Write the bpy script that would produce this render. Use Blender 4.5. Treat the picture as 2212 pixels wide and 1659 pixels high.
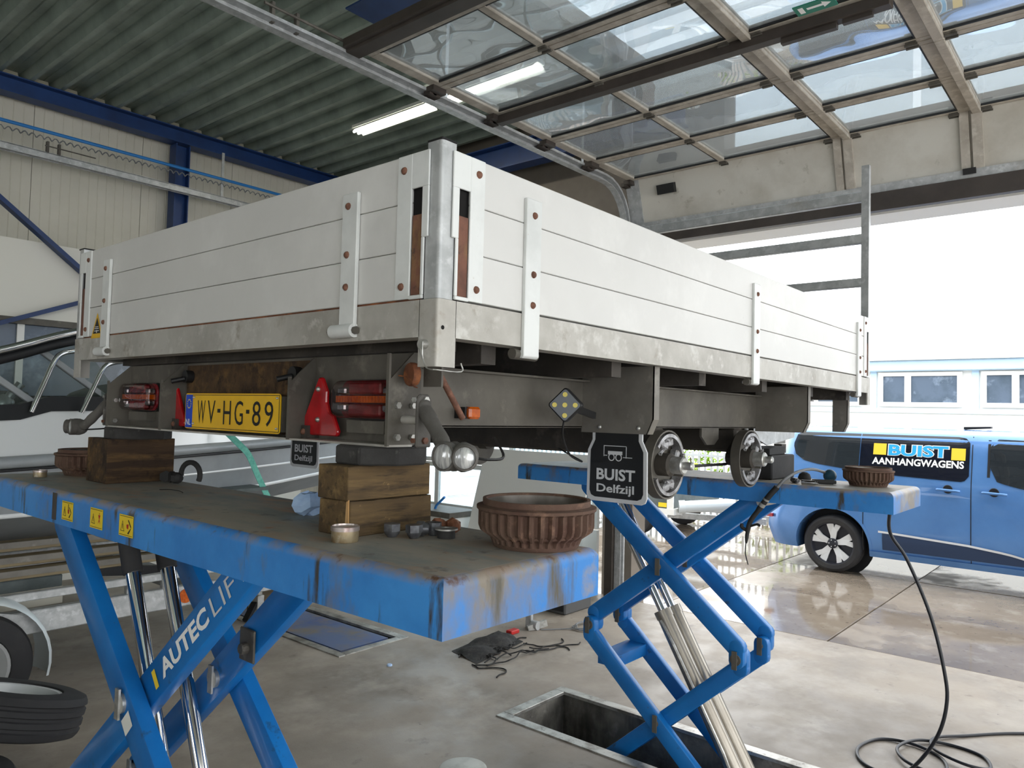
import bpy, bmesh, math, random
from mathutils import Vector, Matrix
for _o in list(bpy.data.objects): bpy.data.objects.remove(_o)
S = bpy.context.scene
COL = S.collection
RND = random.Random(11)
V = Vector
PI = math.pi

# ------------------------------------------------------------------ camera
def camera():
    yaw, pitch, roll = 0.7014, 0.0395, 0.0253
    f = V((math.cos(yaw)*math.cos(pitch), math.sin(yaw)*math.cos(pitch), math.sin(pitch)))
    r = V((math.sin(yaw), -math.cos(yaw), 0)); u = r.cross(f)
    c, s = math.cos(roll), math.sin(roll)
    r2 = r*c+u*s; u2 = u*c-r*s
    cd = bpy.data.cameras.new('camera'); cd.sensor_width = 36; cd.lens = 36*1615.96/2212
    cd.clip_start = 0.05; cd.clip_end = 300
    ob = bpy.data.objects.new('camera', cd); COL.objects.link(ob)
    M = Matrix((r2, u2, -f)).transposed().to_4x4(); M.translation = V((-1.0577, -1.097, 1.72))
    ob.matrix_world = M
    S.camera = ob
camera()

# ------------------------------------------------------------------ sky and exposure
WORLD = bpy.data.worlds.new('overcast_sky'); S.world = WORLD; WORLD.use_nodes = True
_bg = WORLD.node_tree.nodes['Background']
_bg.inputs[0].default_value = (0.965, 0.985, 1.0, 1); _bg.inputs[1].default_value = 3.5
S.view_settings.view_transform = 'Standard'; S.view_settings.look = 'None'
S.view_settings.exposure = 0.25; S.view_settings.gamma = 1.0
S.view_settings.use_curve_mapping = False
try:
    S.cycles.max_bounces = 8; S.cycles.diffuse_bounces = 5; S.cycles.glossy_bounces = 4
    S.cycles.transparent_max_bounces = 12; S.cycles.transmission_bounces = 6
    S.cycles.sample_clamp_indirect = 8.0
except Exception: pass

# ------------------------------------------------------------------ helpers
def lin(c):
    o = []
    for x in c[:3]:
        x /= 255.0
        o.append(x/12.92 if x <= 0.04045 else ((x+0.055)/1.055)**2.4)
    return (*o, 1.0)

MATS = {}
def mat(name, col, rough=.5, metal=0.0, layers=(), bump=0.0, bscale=60, bstretch=(1, 1, 1), spec=.5, rough2=None, rscale=4,
        rlo=.4, rhi=.6, coat=0, emit=0, alpha=1, trans=0, ior=1.45):
    """principled material; layers = (colour, scale, lo, hi, stretch, gate) where gate = (axis, lo, hi) in object space"""
    m = bpy.data.materials.new(name); m.use_nodes = True
    nt = m.node_tree; N = nt.nodes; L = nt.links; B = N['Principled BSDF']
    B.inputs['Base Color'].default_value = lin(col)
    B.inputs['Roughness'].default_value = rough; B.inputs['Metallic'].default_value = metal
    B.inputs['Specular IOR Level'].default_value = spec
    B.inputs['Coat Weight'].default_value = coat
    B.inputs['Transmission Weight'].default_value = trans; B.inputs['IOR'].default_value = ior
    if emit:
        B.inputs['Emission Color'].default_value = lin(col); B.inputs['Emission Strength'].default_value = emit
    if alpha < 1: B.inputs['Alpha'].default_value = alpha
    tc = N.new('ShaderNodeTexCoord')
    def noise_(scale, stretch=(1, 1, 1), detail=5, off=0):
        mp = N.new('ShaderNodeMapping'); L.new(tc.outputs['Object'], mp.inputs[0])
        mp.inputs['Scale'].default_value = stretch; mp.inputs['Location'].default_value = (off, off*.7, off*1.3)
        n = N.new('ShaderNodeTexNoise'); L.new(mp.outputs[0], n.inputs['Vector'])
        n.inputs['Scale'].default_value = scale; n.inputs['Detail'].default_value = detail; n.inputs['Roughness'].default_value = .62
        return n.outputs['Fac']
    def ramp(sock, lo, hi):
        r = N.new('ShaderNodeMapRange'); L.new(sock, r.inputs[0]); r.inputs[1].default_value = lo; r.inputs[2].default_value = hi
        r.clamp = True
        return r.outputs[0]
    cur = None
    for i, ly in enumerate(layers):
        c, sc, lo, hi = ly[:4]; st = ly[4] if len(ly) > 4 and ly[4] else (1, 1, 1)
        fac = ramp(noise_(sc, st, 6, i*3.1+1), lo, hi)
        if len(ly) > 5 and ly[5]:
            ax, g0, g1 = ly[5]
            sp = N.new('ShaderNodeSeparateXYZ'); L.new(tc.outputs['Object'], sp.inputs[0])
            g = ramp(sp.outputs[ax], g0, g1)
            mu = N.new('ShaderNodeMath'); mu.operation = 'MULTIPLY'; L.new(fac, mu.inputs[0]); L.new(g, mu.inputs[1]); fac = mu.outputs[0]
        mx = N.new('ShaderNodeMix'); mx.data_type = 'RGBA'
        L.new(fac, mx.inputs[0])
        if cur is None: mx.inputs[6].default_value = lin(col)
        else: L.new(cur, mx.inputs[6])
        mx.inputs[7].default_value = lin(c); cur = mx.outputs[2]
    if cur is not None: L.new(cur, B.inputs['Base Color'])
    if rough2 is not None:
        r = ramp(noise_(rscale, (1, 1, 1), 4, 9), rlo, rhi)
        mr = N.new('ShaderNodeMapRange'); L.new(r, mr.inputs[0]); mr.inputs[3].default_value = rough; mr.inputs[4].default_value = rough2
        L.new(mr.outputs[0], B.inputs['Roughness'])
    if bump:
        b = N.new('ShaderNodeBump'); b.inputs['Strength'].default_value = bump; b.inputs['Distance'].default_value = .01
        L.new(noise_(bscale, bstretch, 5, 5), b.inputs['Height']); L.new(b.outputs[0], B.inputs['Normal'])
    MATS[name] = m
    return m

def glass_mat(name, tint, refl_ior=1.5, rough=.02, wave=0.0, wscale=1.5, opacity=0.0, body=(200, 205, 210)):
    m = bpy.data.materials.new(name); m.use_nodes = True
    nt = m.node_tree; N = nt.nodes; L = nt.links
    for n in list(N): N.remove(n)
    out = N.new('ShaderNodeOutputMaterial'); tr = N.new('ShaderNodeBsdfTransparent'); gl = N.new('ShaderNodeBsdfGlossy')
    lw = N.new('ShaderNodeLayerWeight'); mx = N.new('ShaderNodeMixShader')
    tr.inputs[0].default_value = lin(tint); gl.inputs['Roughness'].default_value = rough
    F0 = ((refl_ior-1)/(refl_ior+1))**2
    pw = N.new('ShaderNodeMath'); pw.operation = 'POWER'; L.new(lw.outputs['Facing'], pw.inputs[0]); pw.inputs[1].default_value = 4.0
    fr = N.new('ShaderNodeMapRange'); L.new(pw.outputs[0], fr.inputs[0]); fr.inputs[3].default_value = F0; fr.inputs[4].default_value = 1.0
    a = tr
    if opacity:
        df = N.new('ShaderNodeBsdfDiffuse'); df.inputs[0].default_value = lin(body)
        m2 = N.new('ShaderNodeMixShader'); m2.inputs[0].default_value = opacity
        L.new(tr.outputs[0], m2.inputs[1]); L.new(df.outputs[0], m2.inputs[2]); a = m2
    L.new(fr.outputs[0], mx.inputs[0]); L.new(a.outputs[0], mx.inputs[1]); L.new(gl.outputs[0], mx.inputs[2])
    L.new(mx.outputs[0], out.inputs[0])
    if wave:
        tc = N.new('ShaderNodeTexCoord'); n = N.new('ShaderNodeTexNoise'); L.new(tc.outputs['Object'], n.inputs['Vector'])
        n.inputs['Scale'].default_value = wscale; n.inputs['Detail'].default_value = 1.5
        b = N.new('ShaderNodeBump'); b.inputs['Strength'].default_value = 1; b.inputs['Distance'].default_value = wave
        L.new(n.outputs['Fac'], b.inputs['Height']); L.new(b.outputs[0], gl.inputs['Normal'])
    MATS[name] = m
    return m

class MB:
    """collects vertices and faces, then links them as ONE mesh object"""
    def __init__(s): s.v = []; s.f = []
    def add(s, vs, fs):
        o = len(s.v); s.v += [V(v) for v in vs]; s.f += [[i+o for i in f] for f in fs]; return s
    def box(s, x0, x1, y0, y1, z0, z1):
        return s.add([(x0,y0,z0),(x1,y0,z0),(x1,y1,z0),(x0,y1,z0),(x0,y0,z1),(x1,y0,z1),(x1,y1,z1),(x0,y1,z1)],
                     [(0,3,2,1),(4,5,6,7),(0,1,5,4),(1,2,6,5),(2,3,7,6),(3,0,4,7)])
    def obox(s, c, size, M):
        hx, hy, hz = [q/2 for q in size]; c = V(c)
        pts = [(-hx,-hy,-hz),(hx,-hy,-hz),(hx,hy,-hz),(-hx,hy,-hz),(-hx,-hy,hz),(hx,-hy,hz),(hx,hy,hz),(-hx,hy,hz)]
        return s.add([c+M@V(q) for q in pts], [(0,3,2,1),(4,5,6,7),(0,1,5,4),(1,2,6,5),(2,3,7,6),(3,0,4,7)])
    def bar(s, p0, p1, w, h, up=(0, 0, 1), e0=0, e1=0):
        p0 = V(p0); p1 = V(p1); d = (p1-p0).normalized(); p0 = p0-d*e0; p1 = p1+d*e1
        up = V(up)
        if abs(d.dot(up)) > .99: up = V((1, 0, 0)) if abs(d.x) < .9 else V((0, 1, 0))
        a = d.cross(up).normalized(); b = a.cross(d)
        q = []
        for P in (p0, p1): q += [P-a*w/2-b*h/2, P+a*w/2-b*h/2, P+a*w/2+b*h/2, P-a*w/2+b*h/2]
        return s.add(q, [(0,1,2,3),(7,6,5,4),(0,4,5,1),(1,5,6,2),(2,6,7,3),(3,7,4,0)])
    def prism(s, pts, O, U, W, h):
        """polygon pts (u, w) in plane O + u U + w W extruded by h along U x W"""
        O = V(O); U = V(U); W = V(W); n = U.cross(W); k = len(pts)
        a = [O+U*p[0]+W*p[1] for p in pts]; b = [q+n*h for q in a]
        return s.add(a+b, [list(range(k))[::-1], list(range(k, 2*k))] + [(i, (i+1) % k, (i+1) % k+k, i+k) for i in range(k)])
    def cyl(s, p0, p1, r0, r1=None, n=16, cap=True):
        r1 = r0 if r1 is None else r1
        p0 = V(p0); p1 = V(p1); d = (p1-p0).normalized(); up = V((0, 0, 1)) if abs(d.z) < .9 else V((1, 0, 0))
        a = d.cross(up).normalized(); b = d.cross(a)
        A = [p0+(a*math.cos(t)+b*math.sin(t))*r0 for t in [2*PI*i/n for i in range(n)]]
        B = [p1+(a*math.cos(t)+b*math.sin(t))*r1 for t in [2*PI*i/n for i in range(n)]]
        f = [(i, (i+1) % n, (i+1) % n+n, i+n) for i in range(n)]
        if cap: f += [list(range(n))[::-1], list(range(n, 2*n))]
        return s.add(A+B, f)
    def tube(s, pts, r, n=8, closed=False):
        pts = [V(p) for p in pts]; m = len(pts); rings = []; prev = None
        for i, p in enumerate(pts):
            if closed: d = pts[(i+1) % m]-pts[i-1]
            else: d = pts[min(i+1, m-1)]-pts[max(i-1, 0)]
            d.normalize()
            if prev is None:
                up = V((0, 0, 1)) if abs(d.z) < .9 else V((1, 0, 0)); a = d.cross(up).normalized()
            else:
                a = prev-d*prev.dot(d); a.normalize()
            prev = a; b = d.cross(a)
            rr = r[i] if isinstance(r, (list, tuple)) else r
            rings.append([p+(a*math.cos(2*PI*k/n)+b*math.sin(2*PI*k/n))*rr for k in range(n)])
        vs = [q for g in rings for q in g]; f = []
        for i in range(m if closed else m-1):
            j = (i+1) % m
            for k in range(n): f.append((i*n+k, i*n+(k+1) % n, j*n+(k+1) % n, j*n+k))
        if not closed: f += [list(range(n))[::-1], [(m-1)*n+k for k in range(n)]]
        return s.add(vs, f)
    def lathe(s, prof, O, axis=(0, 0, 1), n=32, closed=False, cap0=True):
        """profile (radius, height) revolved about axis"""
        O = V(O); d = V(axis).normalized(); up = V((0, 0, 1)) if abs(d.z) < .9 else V((1, 0, 0))
        a = d.cross(up).normalized(); b = d.cross(a); vs = []; f = []
        for (r, h) in prof:
            for k in range(n):
                t = 2*PI*k/n; vs.append(O+d*h+(a*math.cos(t)+b*math.sin(t))*max(r, 1e-5))
        m = len(prof)
        for i in range(m if closed else m-1):
            j = (i+1) % m
            for k in range(n): f.append((i*n+k, i*n+(k+1) % n, j*n+(k+1) % n, j*n+k))
        if not closed:
            f += ([list(range(n))[::-1]] if cap0 else [])+[[(m-1)*n+k for k in range(n)]]
        return s.add(vs, f)
    def ball(s, c, r, n=12, sz=1.0):
        prof = [(r*math.sin(PI*i/(n//2)), -r*sz*math.cos(PI*i/(n//2))) for i in range(n//2+1)]
        return s.lathe(prof, c, (0, 0, 1), n)
    def grid(s, fn, nu, nv):
        vs = [fn(i/nu, j/nv) for i in range(nu+1) for j in range(nv+1)]
        f = [(i*(nv+1)+j, (i+1)*(nv+1)+j, (i+1)*(nv+1)+j+1, i*(nv+1)+j+1) for i in range(nu) for j in range(nv)]
        return s.add(vs, f)
    def build(s, name, m, parent=None, bevel=0, seg=1, smooth=None, origin=None, clean=True):
        if parent is not None: O = ORG[parent.name]
        elif origin is not None: O = V(origin)
        else:
            lo = [min(v[i] for v in s.v) for i in range(3)]; hi = [max(v[i] for v in s.v) for i in range(3)]
            O = V(((lo[0]+hi[0])/2, (lo[1]+hi[1])/2, lo[2]))
        me = bpy.data.meshes.new(name)
        me.from_pydata([tuple(v-O) for v in s.v], [], s.f)
        bm = bmesh.new(); bm.from_mesh(me)
        if clean: bmesh.ops.recalc_face_normals(bm, faces=bm.faces)
        if bevel:
            ed = [e for e in bm.edges if len(e.link_faces) == 2 and e.calc_face_angle(0) > .6]
            if ed: bmesh.ops.bevel(bm, geom=ed, offset=bevel, segments=seg, profile=.5, affect='EDGES', clamp_overlap=True)
        bm.to_mesh(me); bm.free()
        if smooth is not None:
            for p in me.polygons: p.use_smooth = True
            me.set_sharp_from_angle(angle=math.radians(smooth))
        mm = MATS[m] if isinstance(m, str) else m
        me.materials.append(mm)
        return link(name, me, parent, O)

ORG = {}
def link(name, me, parent=None, O=V((0, 0, 0))):
    ob = bpy.data.objects.new(name, me); COL.objects.link(ob)
    if parent is not None: ob.parent = parent
    else: ob.location = O
    ORG[ob.name] = O
    return ob
def tag(o, label=None, cat=None, group=None, kind=None):
    if label: o['label'] = label
    if cat: o['category'] = cat
    if group: o['group'] = group
    if kind: o['kind'] = kind
    return o
def thing(name, label, cat, loc=(0, 0, 0), group=None, kind=None):
    o = bpy.data.objects.new(name, None); COL.objects.link(o); o.location = loc; o.empty_display_size = .1
    ORG[o.name] = V(loc)
    return tag(o, label, cat, group, kind)
def copy_tree(o, parent=None):
    c = o.copy(); COL.objects.link(c); ORG[c.name] = ORG[o.name]
    if parent is not None: c.parent = parent
    for ch in list(o.children): copy_tree(ch, c)
    return c
def dup(root, loc, rot=(0, 0, 0), label=None, scale=None):
    c = copy_tree(root); c.location = loc; c.rotation_euler = rot
    if scale: c.scale = (scale,)*3
    if label: c['label'] = label
    return c
_tc = {}
def text_pts(txt, bold=0.0, spacing=1.0):
    key = (txt, bold, spacing)
    if key not in _tc:
        cu = bpy.data.curves.new('lettering', 'FONT'); cu.body = txt; cu.offset = bold; cu.space_character = spacing
        cu.resolution_u = 3
        ob = bpy.data.objects.new('lettering', cu); COL.objects.link(ob)
        dg = bpy.context.evaluated_depsgraph_get(); me = bpy.data.meshes.new_from_object(ob.evaluated_get(dg))
        vs = [v.co.copy() for v in me.vertices]; fs = [list(p.vertices) for p in me.polygons]
        bpy.data.objects.remove(ob); bpy.data.curves.remove(cu); bpy.data.meshes.remove(me)
        x0 = min(v.x for v in vs); x1 = max(v.x for v in vs); y0 = min(v.y for v in vs); y1 = max(v.y for v in vs)
        _tc[key] = ([V(((v.x-x0)/(x1-x0), (v.y-y0)/(y1-y0), 0)) for v in vs], fs)
    return _tc[key]
def text(name, txt, O, Rv, U, w, h, m, parent, bold=0.0, spacing=1.0, lift=.0008):
    """flat lettering filling w x h, lower left corner O, reading along Rv with up U"""
    vs, fs = text_pts(txt, bold, spacing); O = V(O); Rv = V(Rv).normalized(); U = V(U).normalized(); n = Rv.cross(U)
    b = MB(); b.add([O+Rv*v.x*w+U*v.y*h+n*lift for v in vs], fs)
    return b.build(name, m, parent, clean=False)
def rrect(w, h, r, n=4):
    """rounded rectangle centred on 0"""
    pts = []
    for cx, cy, a0 in ((w/2-r, h/2-r, 0), (-w/2+r, h/2-r, PI/2), (-w/2+r, -h/2+r, PI), (w/2-r, -h/2+r, 1.5*PI)):
        for i in range(n+1):
            a = a0+PI/2*i/n; pts.append((cx+r*math.cos(a), cy+r*math.sin(a)))
    return pts
X = V((1, 0, 0)); Y = V((0, 1, 0)); Z = V((0, 0, 1))
def spline(pts, n=8):
    """catmull-rom through pts"""
    pts = [V(p) for p in pts]; out = []
    P = [pts[0]*2-pts[1]] + pts + [pts[-1]*2-pts[-2]]
    for i in range(1, len(P)-2):
        p0, p1, p2, p3 = P[i-1:i+3]
        for k in range(n):
            t = k/n
            out.append(.5*((2*p1)+(p2-p0)*t+(2*p0-5*p1+4*p2-p3)*t*t+(3*p1-p0-3*p2+p3)*t**3))
    out.append(P[-2]); return out

# ------------------------------------------------------------------ materials
mat('concrete', (158, 147, 134), .40, layers=[((128, 119, 109), 1.1, .42, .7), ((176, 167, 155), 2.3, .5, .75), ((104, 96, 88), 7, .62, .8), ((84, 76, 69), 30, .69, .77)], bump=.08, bscale=90, rough2=.6, rscale=3)
mat('wet_paving', (140, 128, 114), .035, layers=[((118, 107, 95), .9, .4, .65), ((166, 157, 145), 3, .52, .75), ((98, 88, 78), 14, .6, .75)], bump=.012, bscale=40, rough2=.4, rscale=.7, rlo=.54, rhi=.64, spec=.8)
mat('pit_concrete', (120, 116, 108), .75, layers=[((62, 60, 56), 3, .42, .62), ((150, 148, 140), 9, .6, .75), ((50, 48, 44), 5, .5, .7, (1, 1, .3))], bump=.2)
mat('pit_steel', (176, 174, 168), .42, .6, layers=[((126, 122, 114), 9, .45, .65), ((98, 92, 84), 40, .6, .7)], bump=.05)
mat('wall_panel', (205, 201, 188), .55, layers=[((190, 186, 172), .8, .4, .7)])
mat('wall_white', (226, 223, 213), .6)
mat('wall_dark', (120, 112, 102), .7, layers=[((98, 90, 82), 1.2, .4, .7)])
mat('white_paint', (232, 232, 228), .5)
mat('deck_steel', (158, 170, 160), .38, .3, layers=[((132, 143, 134), 2.5, .4, .65)])
mat('foam', (186, 180, 158), .9)
mat('blue_steel', (26, 58, 110), .45, layers=[((20, 44, 86), 3, .4, .7)])
mat('lift_blue', (24, 116, 190), .36, layers=[((18, 96, 164), 2.5, .42, .7), ((40, 70, 96), 11, .64, .73), ((74, 70, 66), 26, .69, .75)], bump=.04, bscale=30, coat=.1)
mat('lift_skirt', (62, 146, 222), .40, layers=[((44, 122, 200), 3, .4, .65), ((124, 116, 104), 5.5, .57, .71, (1, 1, .45)), ((66, 64, 60), 16, .59, .68, (1, 1, .16)), ((150, 138, 126), 9, .40, .56, None, (2, -.020, -.004)), ((104, 72, 50), 30, .58, .7, None, (2, -.03, -.002))], bump=.06, bscale=50)
mat('lift_skirt_worn', (58, 132, 206), .42, layers=[((132, 124, 112), 4.2, .46, .60, (1, 1, .6)), ((92, 88, 78), 9, .54, .66, (1, 1, .2)), ((152, 144, 134), 7, .56, .69), ((140, 122, 106), 9, .42, .58, None, (2, -.02, -.003)), ((96, 66, 46), 30, .58, .7, None, (2, -.03, -.002))], bump=.06, bscale=50)
mat('lift_deck', (172, 165, 154), .55, layers=[((140, 146, 146), 3.5, .42, .62, (2.5, 1, 1)), ((178, 152, 130), 4.5, .52, .66, (3, .8, 1)), ((176, 124, 90), 7, .62, .74), ((104, 98, 92), 16, .6, .74)], bump=.12, bscale=70)
mat('galv', (186, 188, 188), .42, .35, layers=[((166, 168, 168), 14, .42, .6), ((204, 206, 206), 24, .55, .7), ((158, 150, 138), 5, .6, .8)], bump=.03)
mat('galv_dirty', (184, 181, 174), .48, .2, layers=[((160, 156, 148), 5, .42, .66), ((140, 128, 112), 9, .6, .76), ((200, 198, 192), 18, .55, .7)], bump=.04)
mat('galv_dark', (100, 96, 88), .58, .1, layers=[((78, 74, 68), 4, .4, .65), ((118, 113, 104), 12, .58, .72)], bump=.06)  # on the lamp beam and under-frame, shade is put into this colour too
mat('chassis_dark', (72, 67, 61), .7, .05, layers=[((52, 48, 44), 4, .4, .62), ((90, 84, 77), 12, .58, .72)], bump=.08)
mat('alu_plank', (214, 213, 210), .46, .1, layers=[((205, 204, 201), 1.5, .4, .7), ((226, 225, 222), 3, .52, .75), ((158, 152, 142), 30, .735, .78, (1, 1, .5))], bump=.01, bscale=25, spec=.4)
mat('white_metal', (224, 226, 224), .42, .05, layers=[((206, 208, 206), 5, .45, .7), ((166, 140, 112), 30, .70, .76)])
mat('rust', (126, 74, 46), .8, layers=[((94, 56, 38), 8, .4, .62), ((158, 98, 58), 18, .52, .7), ((66, 46, 38), 30, .6, .72)], bump=.25, bscale=120)
mat('rust_lever', (122, 82, 66), .75, layers=[((92, 62, 52), 10, .4, .6), ((142, 112, 70), 14, .52, .7, (1, 1, .4)), ((74, 56, 50), 40, .6, .7)], bump=.2, bscale=140)
mat('rust_bolt', (128, 88, 70), .7, layers=[((96, 64, 50), 60, .4, .6)])
mat('cast_rust', (100, 79, 66), .85, layers=[((84, 60, 50), 9, .42, .62), ((132, 102, 84), 30, .55, .72), ((66, 50, 43), 5, .55, .7)], bump=.2, bscale=180)
mat('drum_inside', (130, 126, 120), .3, .8, layers=[((100, 94, 88), 8, .4, .7)])
mat('black_plastic', (28, 28, 29), .5)
mat('rubber', (40, 40, 41), .75, layers=[((54, 53, 52), 5, .45, .7)], bump=.1)
mat('tyre', (44, 44, 46), .8, layers=[((58, 57, 56), 4, .45, .7)], bump=.05)
mat('hole_shade', (18, 16, 15), .9)  # near-black colour stands for the shade inside holes and slots
mat('timber', (104, 84, 54), .85, layers=[((76, 60, 40), 5, .38, .62, (.35, 3, 3)), ((130, 106, 68), 8, .52, .7, (.3, 3, 3)), ((60, 48, 34), 22, .55, .7, (.3, 2.5, 3)), ((140, 116, 78), 30, .66, .74)], bump=.3, bscale=40, bstretch=(.25, 2, 2))
mat('timber_dark', (82, 62, 40), .85, layers=[((54, 40, 28), 5, .38, .62, (.35, 3, 3)), ((108, 82, 48), 8, .52, .7, (.3, 3, 3)), ((40, 30, 22), 22, .55, .7)], bump=.35, bscale=40, bstretch=(.25, 2, 2))
mat('fresh_wood', (214, 180, 128), .8, layers=[((190, 148, 96), 30, .4, .6, (3, 3, .2))])
mat('pad_rubber', (62, 61, 60), .85, layers=[((48, 47, 46), 9, .4, .6), ((86, 84, 80), 30, .6, .72)], bump=.2, bscale=100)
mat('plate_yellow', (234, 186, 28), .42, layers=[((220, 172, 24), 6, .45, .7)])
mat('eu_blue', (18, 68, 190), .45)
mat('ink_black', (20, 20, 20), .55)
mat('ink_white', (240, 240, 238), .5)
mat('reflector_red', (178, 16, 24), .18, layers=[((150, 10, 18), 14, .4, .6)], coat=.5, spec=.6)
mat('lens_red', (120, 26, 34), .16, coat=.5, layers=[((150, 40, 46), 30, .45, .6)])
mat('lens_amber', (214, 110, 20), .2, coat=.4, layers=[((188, 84, 10), 40, .4, .6)])
mat('lens_orange', (200, 96, 24), .25, coat=.4, layers=[((170, 74, 14), 50, .4, .6)])
mat('lamp_mirror', (205, 206, 208), .15, .9, layers=[((120, 120, 124), 40, .45, .6)])
mat('flap_black', (28, 29, 30), .45)
mat('flap_white', (206, 207, 208), .5)
mat('stalk_rubber', (98, 95, 91), .8, layers=[((80, 77, 73), 9, .4, .65), ((120, 116, 112), 22, .58, .7)], bump=.12)
mat('chrome', (225, 226, 228), .08, 1.0)
mat('cyl_steel', (156, 150, 140), .30, .75, layers=[((136, 129, 118), 3, .42, .66)])
mat('zinc', (190, 190, 186), .35, .7, layers=[((160, 158, 152), 30, .45, .65)])
mat('hub_zinc', (176, 176, 178), .38, .5, layers=[((128, 126, 126), 22, .42, .62), ((96, 88, 82), 12, .58, .7)], bump=.1)
mat('lining', (96, 84, 66), .85, layers=[((70, 60, 48), 14, .4, .65)])
mat('sticker', (236, 206, 40), .5)
mat('tape', (226, 226, 220), .6)
mat('tissue', (178, 204, 238), .9, layers=[((146, 178, 224), 12, .4, .65)])
mat('door_frame', (176, 168, 156), .55, layers=[((150, 142, 130), 5, .45, .7), ((196, 190, 178), 12, .5, .7)])
mat('door_rail_dark', (70, 63, 58), .5, layers=[((54, 48, 44), 4, .4, .7)])
mat('door_panel', (196, 192, 182), .6, layers=[((176, 170, 158), 2.2, .42, .66), ((150, 142, 128), 9, .62, .76), ((110, 100, 88), 22, .72, .78)], bump=.05, bscale=8)
mat('lamp_tube', (255, 252, 240), .5, emit=14)
mat('lamp_housing', (232, 232, 226), .5)
mat('boat_alu', (196, 200, 204), .32, .5, layers=[((176, 180, 184), 2, .4, .7)])
mat('boat_alu_dark', (160, 165, 168), .42, .15, layers=[((142, 147, 150), 2.5, .4, .7)])
mat('boat_white', (222, 224, 224), .3, .2)
mat('boat_black', (26, 27, 30), .45)
mat('boat_grey', (96, 104, 104), .7, layers=[((76, 84, 84), 6, .4, .65)])
mat('boat_wood', (140, 126, 98), .75, layers=[((112, 100, 78), 7, .4, .65, (.3, 2, 2))])
mat('strap_teal', (118, 196, 178), .7, layers=[((92, 170, 154), 30, .4, .65)])
mat('mudguard', (208, 216, 218), .35, .15)
mat('rim', (196, 198, 198), .4, .4)
mat('van_blue', (92, 140, 200), .25, .2, coat=.6, layers=[((80, 126, 186), 1.6, .4, .7)])
mat('van_dark', (20, 24, 36), .12, coat=.5)
mat('van_clad', (44, 62, 92), .5)
mat('van_black', (22, 23, 25), .6)
mat('alloy', (224, 226, 228), .35, .15)
mat('alloy_dark', (52, 54, 62), .4, .4)
mat('logo_yellow', (250, 208, 60), .5)
mat('logo_blue', (40, 168, 226), .5)
mat('sky_blue_paint', (188, 216, 238), .6)
mat('window_grey', (92, 106, 124), .2, layers=[((70, 84, 96), .8, .45, .6), ((140, 156, 176), 2.5, .55, .7)])
mat('fence_metal', (190, 194, 194), .5, .3)
mat('leaf', (120, 158, 40), .7, layers=[((166, 190, 60), 3, .45, .65), ((70, 104, 30), 5, .5, .7)])
mat('leaf_dark', (70, 92, 46), .8, layers=[((48, 66, 34), 4, .42, .66)])
mat('bark', (84, 72, 60), .9)
mat('hose_black', (34, 36, 42), .4)
mat('cable_grey', (120, 122, 124), .6)
mat('net_black', (40, 40, 40), .85, layers=[((60, 58, 56), 30, .45, .6)], bump=.3, bscale=150)
mat('case_black', (78, 78, 78), .6)
mat('red_plastic', (180, 30, 26), .5)
mat('pipe_blue', (40, 120, 190), .4)
mat('nut_steel', (116, 118, 122), .4, .5, layers=[((84, 84, 88), 40, .4, .65)])
mat('nut_rust', (156, 104, 78), .75, layers=[((120, 78, 58), 60, .4, .6), ((190, 160, 140), 40, .62, .72)])
mat('cap_tin', (176, 160, 130), .4, .6, layers=[((140, 112, 76), 14, .42, .62), ((204, 196, 180), 30, .56, .7)])
mat('cap_lid', (196, 186, 182), .3, .7, layers=[((150, 120, 112), 20, .5, .7)])
mat('led_yellow', (222, 206, 110), .4)
mat('led_face', (104, 108, 114), .25, .3)
mat('escape_green', (22, 120, 96), .5)
mat('gas_blue', (58, 134, 214), .4)
mat('teal_plastic', (38, 82, 104), .45)
glass_mat('pane', (226, 232, 236), 2.3, .012, wave=.04, wscale=1.2, opacity=.32, body=(226, 230, 232))
glass_mat('window_glass', (225, 235, 240), 1.5, .02)
glass_mat('lens_clear', (225, 215, 215), 1.45, .05)
glass_mat('windscreen', (205, 214, 210), 1.45, .02, opacity=.12, body=(170, 176, 170))
glass_mat('van_glass', (60, 66, 72), 1.6, .01, opacity=.35, body=(70, 78, 84))
glass_mat('skylight_sheet', (240, 244, 246), 1.4, .1, opacity=.12, body=(240, 240, 238))
mat('lamp_glass', (222, 223, 222), .18, .35, layers=[((170, 172, 174), 50, .45, .6, (1, 3, .3))], coat=.4)
mat('galv_mid', (122, 118, 110), .52, .1, layers=[((102, 98, 91), 4, .42, .66), ((138, 134, 126), 12, .58, .72)], bump=.05)
mat('plate_pale', (206, 206, 198), .5, .1, layers=[((178, 178, 170), 9, .42, .62)])
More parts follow.
